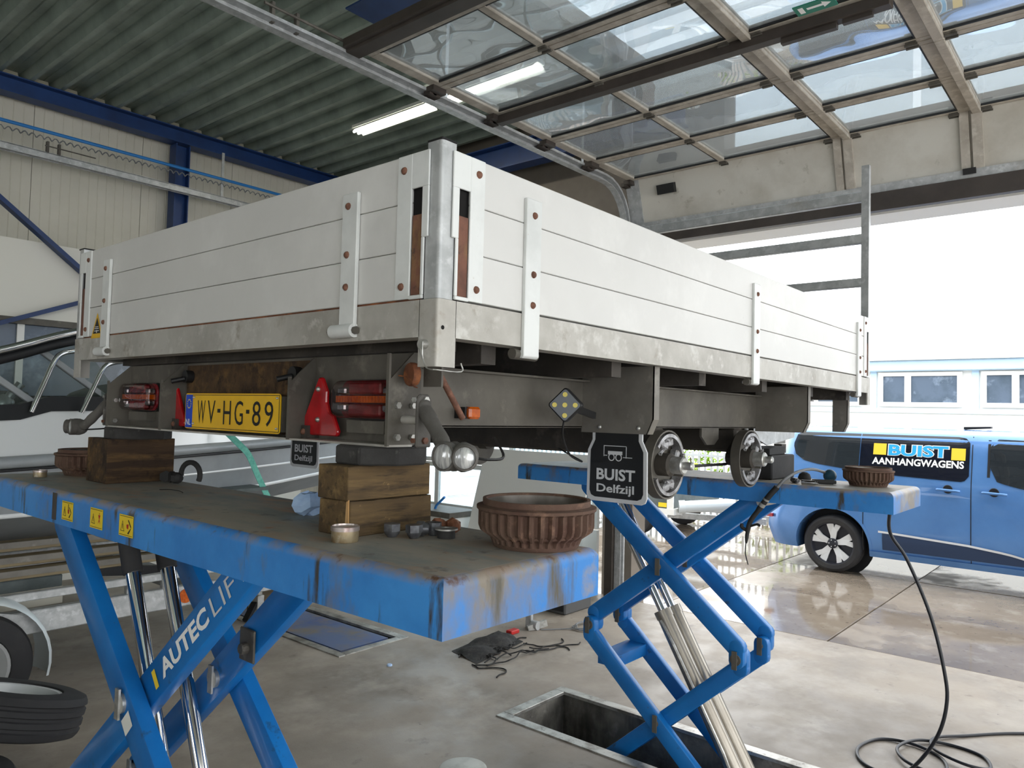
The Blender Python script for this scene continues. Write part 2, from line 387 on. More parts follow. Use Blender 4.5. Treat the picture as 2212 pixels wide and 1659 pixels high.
# ------------------------------------------------------------------ floor, pits, paving
WALLY = 7.25; ROOF = 4.78
PIT2 = (2.28, 2.78, -.42, 1.66); PIT1 = (-.17, .33, -.25, 2.28); PIT3 = (2.28, 2.80, 3.24, 5.2)
def floor():
    xs = [-7, PIT1[0], PIT1[1], PIT2[0], PIT2[1], PIT3[1], 5.1]; ys = [-6.4, PIT2[2], PIT1[2], PIT2[3], PIT1[3], PIT3[2], PIT3[3], WALLY]
    b = MB()
    for i in range(len(xs)-1):
        for j in range(len(ys)-1):
            cx = (xs[i]+xs[i+1])/2; cy = (ys[j]+ys[j+1])/2
            if any(h[0] < cx < h[1] and h[2] < cy < h[3] for h in (PIT1, PIT2, PIT3)): continue
            b.add([(xs[i], ys[j], 0), (xs[i+1], ys[j], 0), (xs[i+1], ys[j+1], 0), (xs[i], ys[j+1], 0)], [(0, 1, 2, 3)])
    o = b.build('floor', 'concrete', origin=(0, 0, 0)); o['kind'] = 'structure'
    for n, (h, dep) in enumerate(((PIT1, .32), (PIT2, .32), (PIT3, .3))):
        w = .05
        p = MB()
        p.box(h[0]-w, h[1]+w, h[2]-w, h[3]+w, -dep-.05, -dep)
        for a in ((h[0]-w, h[0], h[2]-w, h[3]+w), (h[1], h[1]+w, h[2]-w, h[3]+w), (h[0], h[1], h[2]-w, h[2]), (h[0], h[1], h[3], h[3]+w)):
            p.box(*a, -dep, -.004)
        p.build('pit_lining', 'pit_concrete', o)
        r = MB(); w = .065
        for a in ((h[0]-w, h[0]+.004, h[2]-w, h[3]+w), (h[1]-.004, h[1]+w, h[2]-w, h[3]+w)):
            r.box(*a, -.012, .007)
        for a in ((h[0]+.004, h[1]-.004, h[2]-w, h[2]+.004), (h[0]+.004, h[1]-.004, h[3]-.004, h[3]+w)):
            r.box(*a, -.012, .007)
        r.build('pit_edge_frame', 'pit_steel', o, bevel=.002)
    return o
floor()
def paving():
    base = MB().box(5.1, 40, -30, 30, -.12, -.03).build('ground', 'pit_concrete', origin=(5.1, 0, 0)); base['kind'] = 'structure'
    b = MB().box(.006, 1.494, .006, 1.494, -.03, 0); first = None
    for i in range(8):
        for j in range(-3, 6):
            x = 5.1+1.5*i; y = .81+1.5*j
            if first is None:
                ORG['ground'] = V((x, y, 0)); bb = MB(); bb.v = [v+V((x, y, 0)) for v in b.v]; bb.f = b.f
                first = bb.build('paving_slab', 'wet_paving', base, bevel=.004); first.location = V((x-5.1, y, 0)); ORG['ground'] = V((5.1, 0, 0))
            else:
                c = first.copy(); COL.objects.link(c); c.location = (x-5.1, y, RND.uniform(-.003, .002))
    far = MB()
    far.box(17.1, 40, -30, 30, -.03, 0).box(5.1, 17.1, 9.82, 30, -.03, 0).box(5.1, 17.1, -30, -3.7, -.03, 0)
    far.build('far_paving', 'wet_paving', base)
paving()

# ------------------------------------------------------------------ walls and roof
def walls():
    w = MB(); w.box(-7, 5.40, WALLY+.03, WALLY+.15, 0, 5.1); wl = w.build('wall_left', 'wall_dark'); wl['kind'] = 'structure'
    ORG[wl.name] = V(wl.location)
    xs = [-6.98+1.05*i for i in range(12)]
    for x in xs:
        p = MB(); x1 = min(x+1.045, 5.2)
        prof = []; n = 12
        for i in range(n+1):
            t = x+(x1-x)*i/n
            prof += [(t, 0.0)] if i in (0, n) else [(t-.006, 0.0), (t, .004), (t+.006, 0.0)]
        p.prism([(x, .03)]+prof+[(x1, .03)], (0, WALLY, 0), X, Y, 4.95)
        p.build('wall_cladding_panel', 'wall_panel', wl)
    # front wall, with the big open door and a closed glazed door beside it
    f = MB()
    f.box(5.16, 5.40, -6.4, 7.3, 3.62, 4.12); f.box(5.16, 5.40, 1.75, 7.3, 4.12, 5.1); f.box(5.16, 5.40, -6.4, 1.75, 4.80, 5.1); f.box(5.16, 5.40, 2.62, 2.95, 0, 3.62); f.box(5.16, 5.40, 6.3, 7.3, 0, 3.62)
    f.box(5.16, 5.40, 2.95, 6.3, 3.2, 3.62); f.box(5.16, 5.40, -6.4, -4.0, 0, 3.62)
    fr = f.build('wall_front', 'wall_dark', origin=(5.1, 0, 0)); fr['kind'] = 'structure'
    for i in range(5): MB().box(5.24, 5.26, 1.72-1.5*(i+1)+.03, 1.72-1.5*i-.03, 4.12, 4.80).build('added_clerestory_pane', 'skylight_sheet', fr)  # guessed window band, added to whiten the panes of the raised door
    MB().box(5.40, 5.9, -5, 2.62, 3.44, 3.52).box(5.40, 5.44, -5, 2.62, 3.40, 3.44).build('canopy_soffit', 'white_paint', fr)
    # back and right walls, unseen; openings added and sized to light the room
    k = MB(); k.box(-7.2, -7, -6.4, 7.3, 2.8, 5.1); k.box(-7.2, -7, -6.4, 7.3, 0, 1.2)
    for y0, y1 in ((-6.4, -5.0), (-3.4, -1.4), (.2, 2.2), (3.8, 7.3)): k.box(-7.2, -7, y0, y1, 1.2, 2.8)
    k.build('wall_back', 'wall_panel')['kind'] = 'structure'
    k = MB(); k.box(-7, 5.40, -6.6, -6.4, 4.0, 5.1)
    for a, b2 in ((-7, -6.6), (-1.4, -.9), (4.7, 5.40)): k.box(a, b2, -6.6, -6.4, 0, 4.0)
    k.build('wall_right', 'wall_panel')['kind'] = 'structure'
walls()
def roof():
    c = MB().box(-7.2, 2.34, -6.6, 7.4, ROOF+.135, ROOF+.3).box(2.34, 5.40, 2.45, 7.4, ROOF+.135, ROOF+.3).build('ceiling', 'wall_dark'); c['kind'] = 'structure'; ORG[c.name] = V(c.location)
    pitch = .262; nsheet = 3
    x = -7.1
    prof = []
    for i in range(nsheet):
        o = pitch*i
        prof += [(o, 0), (o+.042, 0), (o+.072, .09), (o+.155, .09), (o+.163, .098), (o+.171, .09), (o+.232, .09)]
    prof.append((pitch*nsheet, 0))
    first = None
    while x < 5.1:
        if first is None:
            b = MB(); n = len(prof)
            pts = [V((x+p[0], yy, ROOF+p[1])) for yy in (-6.6, 7.22) for p in prof]
            b.add(pts, [(i, i+1, n+i+1, n+i) for i in range(n-1)])
            first = b.build('roof_sheet', 'deck_steel', c, clean=False); x0 = x
        else:
            q = first.copy(); COL.objects.link(q); q.location.x = x-x0
            if x > 2.3:
                b = MB(); pts = [V((x+p[0], yy, ROOF+p[1])) for yy in (2.45, 7.22) for p in prof]
                b.add(pts, [(i, i+1, n+i+1, n+i) for i in range(n-1)]); b2 = b.build('short_sheet', 'deck_steel', c, clean=False); COL.objects.unlink(q); bpy.data.objects.remove(q)
                b2.name = 'roof_sheet'
                b = MB(); pts = [V((x+p[0], yy, ROOF+p[1])) for yy in (-6.6, 2.45) for p in prof]
                b.add(pts, [(i, i+1, n+i+1, n+i) for i in range(n-1)]); b.build('added_rooflight_sheet', 'skylight_sheet', c, clean=False)  # guessed rooflights, added over the whole door to brighten its panes
        x += pitch*nsheet
    # foam fillers closing the ribs above the wall beam
    fm = MB(); x = -7.1
    while x < 5.0:
        fm.add([(x+.05, 7.14, ROOF+.002), (x+.225, 7.14, ROOF+.002), (x+.205, 7.14, ROOF+.088), (x+.078, 7.14, ROOF+.088),
                (x+.05, 7.2, ROOF+.002), (x+.225, 7.2, ROOF+.002), (x+.205, 7.2, ROOF+.088), (x+.078, 7.2, ROOF+.088)],
               [(0, 1, 2, 3), (7, 6, 5, 4), (0, 4, 5, 1), (1, 5, 6, 2), (2, 6, 7, 3), (3, 7, 4, 0)]); x += pitch
    tag(fm.build('rib_filler', 'foam', c), kind='stuff')
roof()
def ibeam(p0, p1, h, w, up=(0, 0, 1), t=.012):
    p0 = V(p0); p1 = V(p1); up = V(up); b = MB()
    b.bar(p0+up*(h/2-t/2), p1+up*(h/2-t/2), w, t, up); b.bar(p0-up*(h/2-t/2), p1-up*(h/2-t/2), w, t, up); b.bar(p0, p1, t*.8, h-2*t, up)
    return b
tag(ibeam((-7, 7.06, 4.69), (5.0, 7.06, 4.69), .165, .17).build('roof_beam', 'blue_steel'), 'dark blue steel I-beam along the top of the panelled wall under the roof ribs', 'beam')
tag(ibeam((2.8, 7.08, 0), (2.8, 7.08, 4.6), .16, .15, (1, 0, 0)).build('steel_column', 'blue_steel'), 'dark blue steel column standing against the cream panelled wall', 'column')
tag(ibeam((2.15, 3.05, 4.61), (2.15, -6.3, 4.61), .32, .32).build('roof_beam', 'blue_steel'), 'wide blue steel roof beam above the raised door end', 'beam')
tag(ibeam((4.9, 7.0, 4.45), (4.9, 2.0, 4.45), .26, .16).build('roof_beam', 'blue_steel'), 'dark blue steel beam over the front wall behind the door track', 'beam')
tag(MB().bar((-.25, 6.84, 4.57), (2.74, 6.84, 2.25), .04, .10, (0, 1, 0)).build('wall_brace', 'blue_steel'), 'blue diagonal brace sloping down behind the trailer tail', 'brace')
tag(MB().bar((-1.6, 6.82, 1.31), (2.74, 6.82, 3.10), .04, .085, (0, 1, 0)).build('wall_brace', 'blue_steel'), 'blue diagonal brace sloping up towards the trailer tail above the boat', 'brace')
# office box along the left wall
def office():
    b = MB(); y0, y1 = 6.9, 7.2
    b.box(-7, 4.4, y0, y1, 2.50, 3.23); b.box(-7, 4.4, y0, y1, 0, 1.5); b.box(4.3, 4.4, y0, y1, 1.5, 2.5)
    o = b.build('partition_wall', 'wall_white'); tag(o, 'plain white partition wall standing in front of the panelled wall', 'wall'); ORG[o.name] = V(o.location)
    MB().box(-7, 4.3, y0-.03, y1-.05, 2.44, 2.50).build('lintel_strip', 'galv_dark', o)
    xs = [-6.2+1.25*i for i in range(9)]
    for x in xs:
        p = MB().box(x-.03, x+.03, y0+.02, y0+.08, 1.5, 2.44); p.build('window_post', 'white_paint', o)
        if x+1.25 < 4.35: MB().box(x+.03, x+1.22, y0+.045, y0+.055, 1.5, 2.44).build('window_pane', 'window_grey', o)
    MB().box(-7, 4.3, y0-.06, y0+.1, 1.46, 1.5).build('window_sill', 'galv_dark', o)
office()
# wall services
tag(MB().tube([(-2, 6.8, 4.27), (1, 6.8, 4.268), (4.6, 6.8, 4.27)], .017, 8).build('air_pipe', 'pipe_blue', smooth=40), 'thin blue pipe running along the wall above a galvanised rail', 'pipe')
def coil():
    pts = []
    for i in range(460):
        t = i/460; pts.append((-1+5.2*t, 6.8+.012*math.cos(i*1.1), 4.205+.016*math.sin(i*1.1)))
    tag(MB().tube(pts, .006, 4).build('coiled_cable', 'cable_grey'), 'grey wavy cable hanging just under the blue pipe', 'cable')
coil()
o = thing('door_rail', 'galvanised horizontal rail under the blue pipe on the far wall', 'rail', (1, 6.9, 4.03))
MB().box(-2, 3.6, 6.86, 6.94, 4.085, 4.095).box(-2, 3.6, 6.86, 6.87, 4.03, 4.09).box(-2, 3.6, 6.93, 6.94, 4.03, 4.09).build('channel', 'galv', o)
MB().box(1.42, 1.44, 6.86, 6.9, 4.09, 4.2).box(1.52, 1.54, 6.86, 6.9, 4.09, 4.2).cyl((1.4, 6.85, 4.15), (1.85, 6.85, 4.15), .006, n=6).build('end_stop', 'galv_dark', o)
MB().box(3.19, 3.22, 6.885, 6.895, 4.095, 4.6).build('hanger_strip', 'galv', o)

# ------------------------------------------------------------------ main sectional door, pushed up under the roof
SX = [1.80, 2.42, 3.03, 3.67, 4.31, 4.945]; ZD = 3.95
MY = [2.55, 1.65, .68, -.18, -1.1, -2.0, -2.95, -3.9]
def main_door():
    d = thing('door_1', None, None, (3.4, -.7, ZD), kind='structure')
    for i in range(5):
        x0, x1 = SX[i]+.004, SX[i+1]-.004
        f = MB(); rz = (ZD-.022, ZD+.022)
        f.box(x0, x0+.05, MY[-1], MY[0]+.04, *rz); f.box(x1-.042, x1, MY[-1], MY[0]+.04, *rz)
        for k, y in enumerate(MY):
            wide = k in (2, 3)
            if k == 0: a, c = y-.045, y+.04
            elif wide: a, c = y-.07, y+.07
            else: a, c = y-.028, y+.028
            if k == len(MY)-1: a, c = y, y+.05
            f.box(x0+.05, x1-.042, a, c, *rz)
            if wide: f.box(x0, x1, y-.068, y-.012, ZD-.05, ZD-.023)
        s = f.build('door_section', 'door_frame', d, bevel=.004)
        g = MB()
        for k in range(len(MY)-1):
            a = MY[k+1]+(.07 if k+1 in (2, 3) else .028); c = MY[k]-(.07 if k in (2, 3) else .045 if k == 0 else .028)
            if k+1 == len(MY)-1: a = MY[k+1]+.05
            MB().box(x0+.05, x1-.042, a, c, ZD-.006, ZD+.006).build('pane', 'pane', s)
            for q in (x0+.05, x1-.052): g.box(q, q+.010, a, c, ZD-.020, ZD-.007)
            g.box(x0+.06, x1-.052, a, a+.008, ZD-.020, ZD-.007)
        g.build('pane_gasket_shade', 'black_plastic', s)  # black strips stand for the gasket together with its shadow
        for k, y in enumerate(MY[1:-1]):
            for dy in ((-.1, .1) if k in (1, 2) else (0,)):
                MB().box(x1-.03, x1+.045, y+dy-.028, y+dy+.028, ZD-.034, ZD-.0225).box(x1-.02, x1-.008, y+dy-.034, y+dy+.034, ZD-.044, ZD-.03).box(x1+.02, x1+.032, y+dy-.034, y+dy+.034, ZD-.044, ZD-.03).build('hinge', 'galv_dark', s)
        r = MB(); y = 2.60
        r.box(x1-.06, x1+.06, y-.055, y+.015, ZD-.06, ZD-.024).box(x1-.05, x1+.05, y-.01, y+.05, ZD-.075, ZD-.04).cyl((x1, y-.01, ZD-.05), (x1, y+.06, ZD-.05), .022, n=10)
        r.build('roller_bracket', 'door_rail_dark', s)
    MB().box(1.69, 1.80, MY[-1], 2.63, ZD-.045, ZD+.05).box(1.66, 1.70, MY[-1], 2.62, ZD-.03, ZD+.03).build('top_seal_rail', 'door_rail_dark', d, bevel=.006)
    MB().box(3.015, 3.085, -.12, 2.56, ZD-.085, ZD-.024).build('stiffener_bar', 'door_rail_dark', d, bevel=.004)
    MB().box(3.04, 3.075, .15, .45, ZD-.115, ZD-.085).box(3.04, 3.07, -.03, .12, ZD-.105, ZD-.085).build('wicket_closer', 'door_rail_dark', d)
    # bottom section, already following the bend of the track
    a = V((4.955, 0, ZD-.005)); c = V((5.10, 0, 3.49)); dirv = (c-a).normalized(); nrm = V((-dirv.z, 0, dirv.x)); nrm = nrm if nrm.x < 0 else -nrm
    def slab(y0, y1, t0, t1, n0, n1):
        L = (c-a).length; q = []
        for yy in (y0, y1):
            for t, n in ((t0, n0), (t1, n0), (t1, n1), (t0, n1)): q.append(a+dirv*L*t+nrm*n+Y*yy)
        return q, [(0, 1, 2, 3), (7, 6, 5, 4), (0, 4, 5, 1), (1, 5, 6, 2), (2, 6, 7, 3), (3, 7, 4, 0)]
    bp = MB(); bp.add(*slab(MY[-1], 2.50, 0, 1, -.04, 0)); bs = bp.build('bottom_panel', 'door_panel', d)
    MB().add(*slab(2.50, 2.64, 0, 1, -.04, .004)).build('end_plate', 'galv', bs)
    MB().add(*slab(MY[-1], 2.64, .86, 1.0, .001, .022)).build('bottom_rail', 'galv', bs)
    for y in (.68, -.18):
        MB().add(*slab(y-.07, y-.005, 0, .86, .001, .03)).build('stiffener_strip', 'door_frame', bs)
        MB().add(*slab(y+.012, y+.07, 0, .86, .001, .022)).build('stiffener_strip', 'door_frame', bs)
    MB().add(*slab(2.13, 2.30, .20, .38, .001, .05)).build('lift_handle', 'black_plastic', bs)
    MB().add(*slab(-.20, -.12, .84, .93, .023, .05)).build('lock_bracket', 'black_plastic', bs)
    MB().box(5.06, 5.12, MY[-1], 2.62, 3.345, 3.485).build('bottom_seal', 'door_rail_dark', bs)
    return d
main_door()
# escape sign hanging on the wicket door
def escape_sign():
    x0, y0, z0 = 2.755, .085, ZD-.094
    o = MB().box(x0, x0+.10, y0, y0+.20, z0, z0+.006).build('escape_sign', 'escape_green', origin=(x0+.05, y0+.1, z0))
    tag(o, 'green escape route sign stuck on the raised wicket door', 'sign')
    b = MB(); zz = z0-.0008; b.box(x0+.038, x0+.058, y0+.06, y0+.14, zz, z0-.0002); b.prism([(0, -.03), (.04, 0), (0, .03)], (x0+.048, y0+.06, zz), V((0, -1, 0)), X, .0005)
    b.box(x0+.02, x0+.08, y0+.155, y0+.18, zz, z0-.0002)
    b.build('arrow', 'ink_white', o)
escape_sign()
def track(y, label):
    o = thing('door_track', label, 'track', (2.5, y, 3.86))
    path = [(-.6, y, 3.885)] + [(x, y, 3.885) for x in (1, 2, 3, 4, 4.62)]
    for i in range(1, 8):
        t = PI/2*i/7; path.append((4.62+.38*math.sin(t), y, 3.885-.38*(1-math.cos(t))))
    path += [(5.0, y, 3.0), (5.0, y, 1.5), (5.0, y, 0.02)]
    n = len(path); b = MB()
    for off, w, h in ((-.030, .006, .062), (.030, .02, .062), (0, .06, .008)):
        q = []
        for i, p in enumerate(path):
            p = V(p); d = (V(path[min(i+1, n-1)])-V(path[max(i-1, 0)])).normalized(); up = Y.cross(d)*-1
            c = p + (up*off if h > .02 else -Y*.03)
            hy = h/2 if h > .02 else h/2
            if h > .02: q += [c-Y*h/2-up*w/2, c+Y*h/2-up*w/2, c+Y*h/2+up*w/2, c-Y*h/2+up*w/2]
            else: q += [p+Y*.033-Y*h/2-up*.03, p+Y*.033+Y*h/2-up*.03, p+Y*.033+Y*h/2+up*.03, p+Y*.033-Y*h/2+up*.03]
        f = [(4*i+k, 4*i+(k+1) % 4, 4*i+4+(k+1) % 4, 4*i+4+k) for i in range(n-1) for k in range(4)] + [(3, 2, 1, 0), (4*n-4, 4*n-3, 4*n-2, 4*n-1)]
        b.add(q, f)
    b.build('channel', 'galv', o, smooth=30)
    MB().box(1.2, 1.22, y, y+.03, 3.9, 4.02).box(1.36, 1.38, y, y+.03, 3.9, 4.02).cyl((1.15, y, 3.99), (1.8, y-.01, 3.98), .009, n=8).build('end_stop', 'galv_dark', o)
    for x in (2.6, 4.3): MB().box(x, x+.03, y+.033, y+.038, 3.88, 4.8).build('hanger_strip', 'galv', o)
    MB().box(4.93, 4.99, y+.04, y+.12, 0, 3.6).build('jamb_angle', 'door_rail_dark', o)
    MB().box(4.86, 4.93, y+.03, y+.10, 3.42, 3.5).cyl((4.88, y-.02, 3.46), (4.88, y+.1, 3.46), .03, n=10).build('roller', 'black_plastic', o)
    return o
track(2.655, 'galvanised overhead door track bending down beside the open doorway')
tag(MB().box(4.94, 5.0, 2.9, 3.3, 3.52, 3.62).box(4.95, 4.98, 2.82, 2.9, 3.55, 3.59).build('door_motor', 'door_rail_dark'), 'dark box of the door drive on the wall by the track', 'motor')
# second door, closed, glazed, blown out by daylight
def second_door():
    d = thing('door_2', None, None, (5.08, 4.6, 0), kind='structure')
    zz = [0, .62, 1.14, 1.66, 2.18, 2.70, 3.2]; ys = [2.95, 4.06, 5.18, 6.3]
    for i in range(6):
        if i == 0:
            s = MB().box(5.06, 5.10, 2.95, 6.3, 0, .61).build('door_section', 'white_paint', d); continue
        f = MB(); z0, z1 = zz[i]+.003, zz[i+1]-.003
        f.box(5.06, 5.10, 2.95, 6.3, z0, z0+.05).box(5.06, 5.10, 2.95, 6.3, z1-.05, z1)
        for k, y in enumerate(ys):
            a, c = (y, y+.06) if k == 0 else (y-.06, y) if k == 3 else (y-.03, y+.03)
            f.box(5.06, 5.10, a, c, z0+.05, z1-.05)
        s = f.build('door_section', 'white_paint', d)
        for k in range(3):
            MB().box(5.075, 5.085, ys[k]+(.06 if k == 0 else .03), ys[k+1]-(.06 if k == 2 else .03), z0+.05, z1-.05).build('pane', 'window_glass', s)
second_door()
# fluorescent lamps
def lamp(loc, label):
    o = thing('strip_lamp', label, 'lamp', loc, 'strip lamps under the roof'); x, y, z = loc
    MB().box(x-.05, x+.05, y-.6, y+.6, z+.0, z+.04).build('housing', 'lamp_housing', o, bevel=.004)
    MB().add([(x-.09, y-.58, z-.04), (x-.05, y-.58, z), (x-.05, y+.58, z), (x-.09, y+.58, z-.04)], [(0, 1, 2, 3)]).add([(x+.09, y-.58, z-.04), (x+.05, y-.58, z), (x+.05, y+.58, z), (x+.09, y+.58, z-.04)], [(0, 1, 2, 3)]).build('reflector', 'lamp_housing', o)
    for dx in (-.03, .03): MB().cyl((x+dx, y-.585, z-.03), (x+dx, y+.585, z-.03), .013, n=10).build('tube', 'lamp_tube', o, smooth=40)
    return o
L0 = lamp((3.9, 4.8, 4.74), 'lit strip lamp under the ribbed roof left of the door track')
dup(L0, (3.9, 3.45, 4.74), label='lit strip lamp half hidden behind the door track and the raised door')
# ------------------------------------------------------------------ scissor lifts
def arm(p0, p1, x, w=.10, t=.045, name='scissor_arm', m='lift_blue', parent=None, flange=True):
    """box arm in the plane x, from p0 to p1 (y, z), with rounded ends"""
    a = V((x, p0[0], p0[1])); c = V((x, p1[0], p1[1])); d = (c-a); L = d.length; d.normalize(); n = X.cross(d)
    r = w/2; pts = []
    for i in range(7):
        th = PI/2+PI*i/6; pts.append((r*.9*math.cos(th), r*math.sin(th)))
    for i in range(7):
        th = -PI/2+PI*i/6; pts.append((L+r*.9*math.cos(th), r*math.sin(th)))
    b = MB(); b.prism(pts, a-X*t/2, d, n, t)
    o = b.build(name, m, parent, bevel=.006, seg=2, smooth=35)
    return o
def pin(x0, x1, y, z, parent, r=.028, m='zinc'):
    b = MB(); b.cyl((x0, y, z), (x1, y, z), r, n=14); b.box(x0-.006, x0, y-.012, y+.012, z-.042, z+.042)
    return b.build('pivot_pin', m, parent, smooth=40)
def platform(root, x0, x1, y0, y1, z1, h, side_m='lift_skirt', end_m='lift_skirt_worn'):
    """steel tray: deck plate on top, folded skirts at the sides and ends"""
    r = .022; t = .008
    old = ORG[root.name]; top = V((old.x, old.y, z1)); saved = old
    def part(b, name, m, **k):
        o = b.build(name, m, None, origin=top, **k); o.parent = root; o.location = top-old; ORG[o.name] = top; return o
    n = 5
    def edge(u):  # fold profile, u measured outwards from deck edge: (out, z)
        return [(-r+r*math.sin(PI/2*i/n), -r+r*math.cos(PI/2*i/n)) for i in range(n+1)] + [(0, -h), (-t, -h)]
    def skirt(fn, a, c):
        P = edge(0); q = []; k = len(P)
        for s, sg in ((a, -1), (c, 1)):
            for (o_, z_) in P: q.append(fn(s+sg*o_, o_, z_))
        b = MB(); b.add(q, [(i, i+1, k+i+1, k+i) for i in range(k-1)]); return b
    part(skirt(lambda s, o_, z_: V((x0-o_, s, z1+z_)), y0, y1), 'side_skirt', side_m, smooth=60, clean=False)
    part(skirt(lambda s, o_, z_: V((x1+o_, s, z1+z_)), y0, y1), 'side_skirt', side_m, smooth=60)
    part(skirt(lambda s, o_, z_: V((s, y0-o_, z1+z_)), x0, x1), 'end_skirt', end_m, smooth=60)
    part(skirt(lambda s, o_, z_: V((s, y1+o_, z1+z_)), x0, x1), 'end_skirt', end_m, smooth=60)
    part(MB().box(x0+r-.001, x1-r+.001, y0+r-.001, y1-r+.001, z1-.008, z1), 'deck_plate', 'lift_deck')
    part(MB().box(x0+.06, x0+.11, y0+.05, y1-.05, z1-h+.012, z1-.008).box(x1-.11, x1-.06, y0+.05, y1-.05, z1-h+.012, z1-.008), 'under_beam', 'lift_blue')
def lift1():
    o = thing('scissor_lift', 'blue scissor lift in the foreground under the trailer tail, with yellow stickers', 'lift', (.08, 1.05, -.32), 'scissor lifts')
    platform(o, -.155, .315, -.195, 2.30, 1.436, .102)
    xn, xf = -.10, .225
    cy, cz = 1.09, .885; T = 1.335; hy, hz = .53, T-cz; jz = cz-hz
    # outer pair (A) and inner pair (B), upper stage then lower stage
    for x, xi in ((xn, xn+.05), (xf, xf-.05)):
        arm((cy+hy, T), (cy-hy, jz), x, parent=o); B = arm((cy-hy, T), (cy+hy, jz), xi, parent=o)
        arm((cy-hy, jz), (cy+hy, jz-2*hz+.12), x, parent=o, w=.09); arm((cy+hy, jz), (cy-hy, jz-2*hz+.12), xi, parent=o, w=.09)
        if x == xn: BN = B
    for yy, zz in ((cy, cz), (cy-hy, jz), (cy+hy, jz)):
        pin(xn-.032, xn+.08, yy, zz, o); pin(xf-.085, xf+.03, yy, zz, o)
    # lettering along the inner near arm
    d = V((0, -hy*2, hz*2)).normalized(); up = V((0, d.z, -d.y)); up = up if up.z > 0 else -up
    rv = d; O = V((xn+.05-.0235, cy, cz))+d*.16-up*.024
    L1 = text('lettering', 'AUTEC', O, rv, up, .31, .050, 'ink_white', o, bold=.035)
    text('lettering', 'LIFT', O+d*.335, rv, up, .21, .050, 'flap_white', o, bold=-.006)
    b = MB(); O2 = O-d*.055+up*-.003; q = [O2, O2+d*.022, O2+d*.022+up*.052, O2+up*.052]
    b.add([v-X*.0008 for v in q], [(0, 1, 2, 3)]); b.build('rating_label', 'sticker', o)
    # white tape on the outer arm
    dA = V((0, -hy*2, -hz*2)).normalized(); upA = V((0, -dA.z, dA.y)); c = V((xn-.0235, cy, cz))+dA*.06+upA*.005
    MB().add([c+dA*a-upA*e-X*.001 for a, e in ((-.025, -.03), (.02, -.034), (.024, .022), (-.02, .028))], [(0, 1, 2, 3)]).build('tape_patch', 'tape', o)
    # bolt lug on the far inner arm
    MB().box(xf-.085, xf-.078, .86, .94, .98, 1.075).cyl((xf-.105, .90, 1.02), (xf-.078, .90, 1.02), .018, n=8).build('stop_lug', 'galv_dark', o, bevel=.004)
    # twin hydraulic rams
    for x in (.005, .115):
        a = V((x, 1.42, 1.33)); c = V((x, .80, .03)); dd = (c-a).normalized()
        MB().cyl(a-dd*.02, a+dd*.16, .030, n=18).build('ram_head', 'rubber', o, smooth=40)
        MB().cyl(a+dd*.15, a+dd*.92, .0225, n=20).build('ram_rod', 'chrome', o, smooth=40)
        MB().cyl(a+dd*.92, c, .036, n=18).build('ram_barrel', 'cyl_steel', o, smooth=40)
    MB().box(-.06, .17, 1.34, 1.50, 1.29, 1.345).build('ram_bracket', 'lift_blue', o, bevel=.004)
    MB().box(xn-.02, xf+.02, .5, 1.7, -.32, -.28).build('base_frame', 'lift_blue', o)
    # warning stickers
    def sticker(yc, zc, kind):
        w, h = .088, .058; x = -.1562
        s = MB().box(x-.0006, x, yc-w/2, yc+w/2, zc-h/2, zc+h/2).build('warning_sticker', 'sticker', o)
        k = MB(); xx = x-.0009
        def quad(pts): k.add([(xx, yc-u, zc+v) for u, v in pts], [tuple(range(len(pts)))])
        quad([(-.041, .026), (.041, .026), (.041, .0245), (-.041, .0245)]); quad([(-.041, -.0245), (.041, -.0245), (.041, -.026), (-.041, -.026)])
        # hazard triangle outline with a mark inside
        A = [(-.034, -.016), (-.008, -.016), (-.021, .014)]; In = [(-.031, -.0145), (-.011, -.0145), (-.021, .0095)]
        for i in range(3): quad([A[i], A[(i+1) % 3], In[(i+1) % 3], In[i]])
        quad([(-.0225, -.010), (-.0195, -.010), (-.0195, .004), (-.0225, .004)])
        if kind == 0:
            quad([(.006, .022), (.011, .022), (.011, .002), (.006, .002)]); quad([(.014, .012), (.018, .014), (.033, -.002), (.029, -.004)]); quad([(.029, -.003), (.033, -.002), (.020, -.020), (.013, -.018)])
        elif kind == 2:
            quad([(.012, .016), (.017, .018), (.034, .000), (.030, -.003)]); quad([(.030, -.004), (.035, -.002), (.018, -.022), (.011, -.019)])
        k.build('pictogram', 'ink_black', s, clean=False)
        rr = MB()
        def rq(pts): rr.add([(xx-.0002, yc-u, zc+v) for u, v in pts], [tuple(range(len(pts)))])
        if kind == 1:
            rq([(.014, .012), (.030, .012), (.024, 0), (.030, -.014), (.022, -.006), (.014, -.014), (.020, 0)]); rq([(.020, .013), (.024, .013), (.024, .018), (.020, .018)])
        else:
            rq([(.004, .004), (.018, .006), (.016, -.008), (.006, -.006)])
        rr.build('pictogram_mark', 'red_plastic', s, clean=False)
    for yc, zc, k in ((1.456, 1.383, 0), (1.235, 1.384, 1), (1.035, 1.386, 2)): sticker(yc, zc, k)
    MB().box(-.1565, -.1555, 1.55, 1.585, 1.345, 1.43).build('grease_streak', 'door_rail_dark', o)
    return o
lift1()
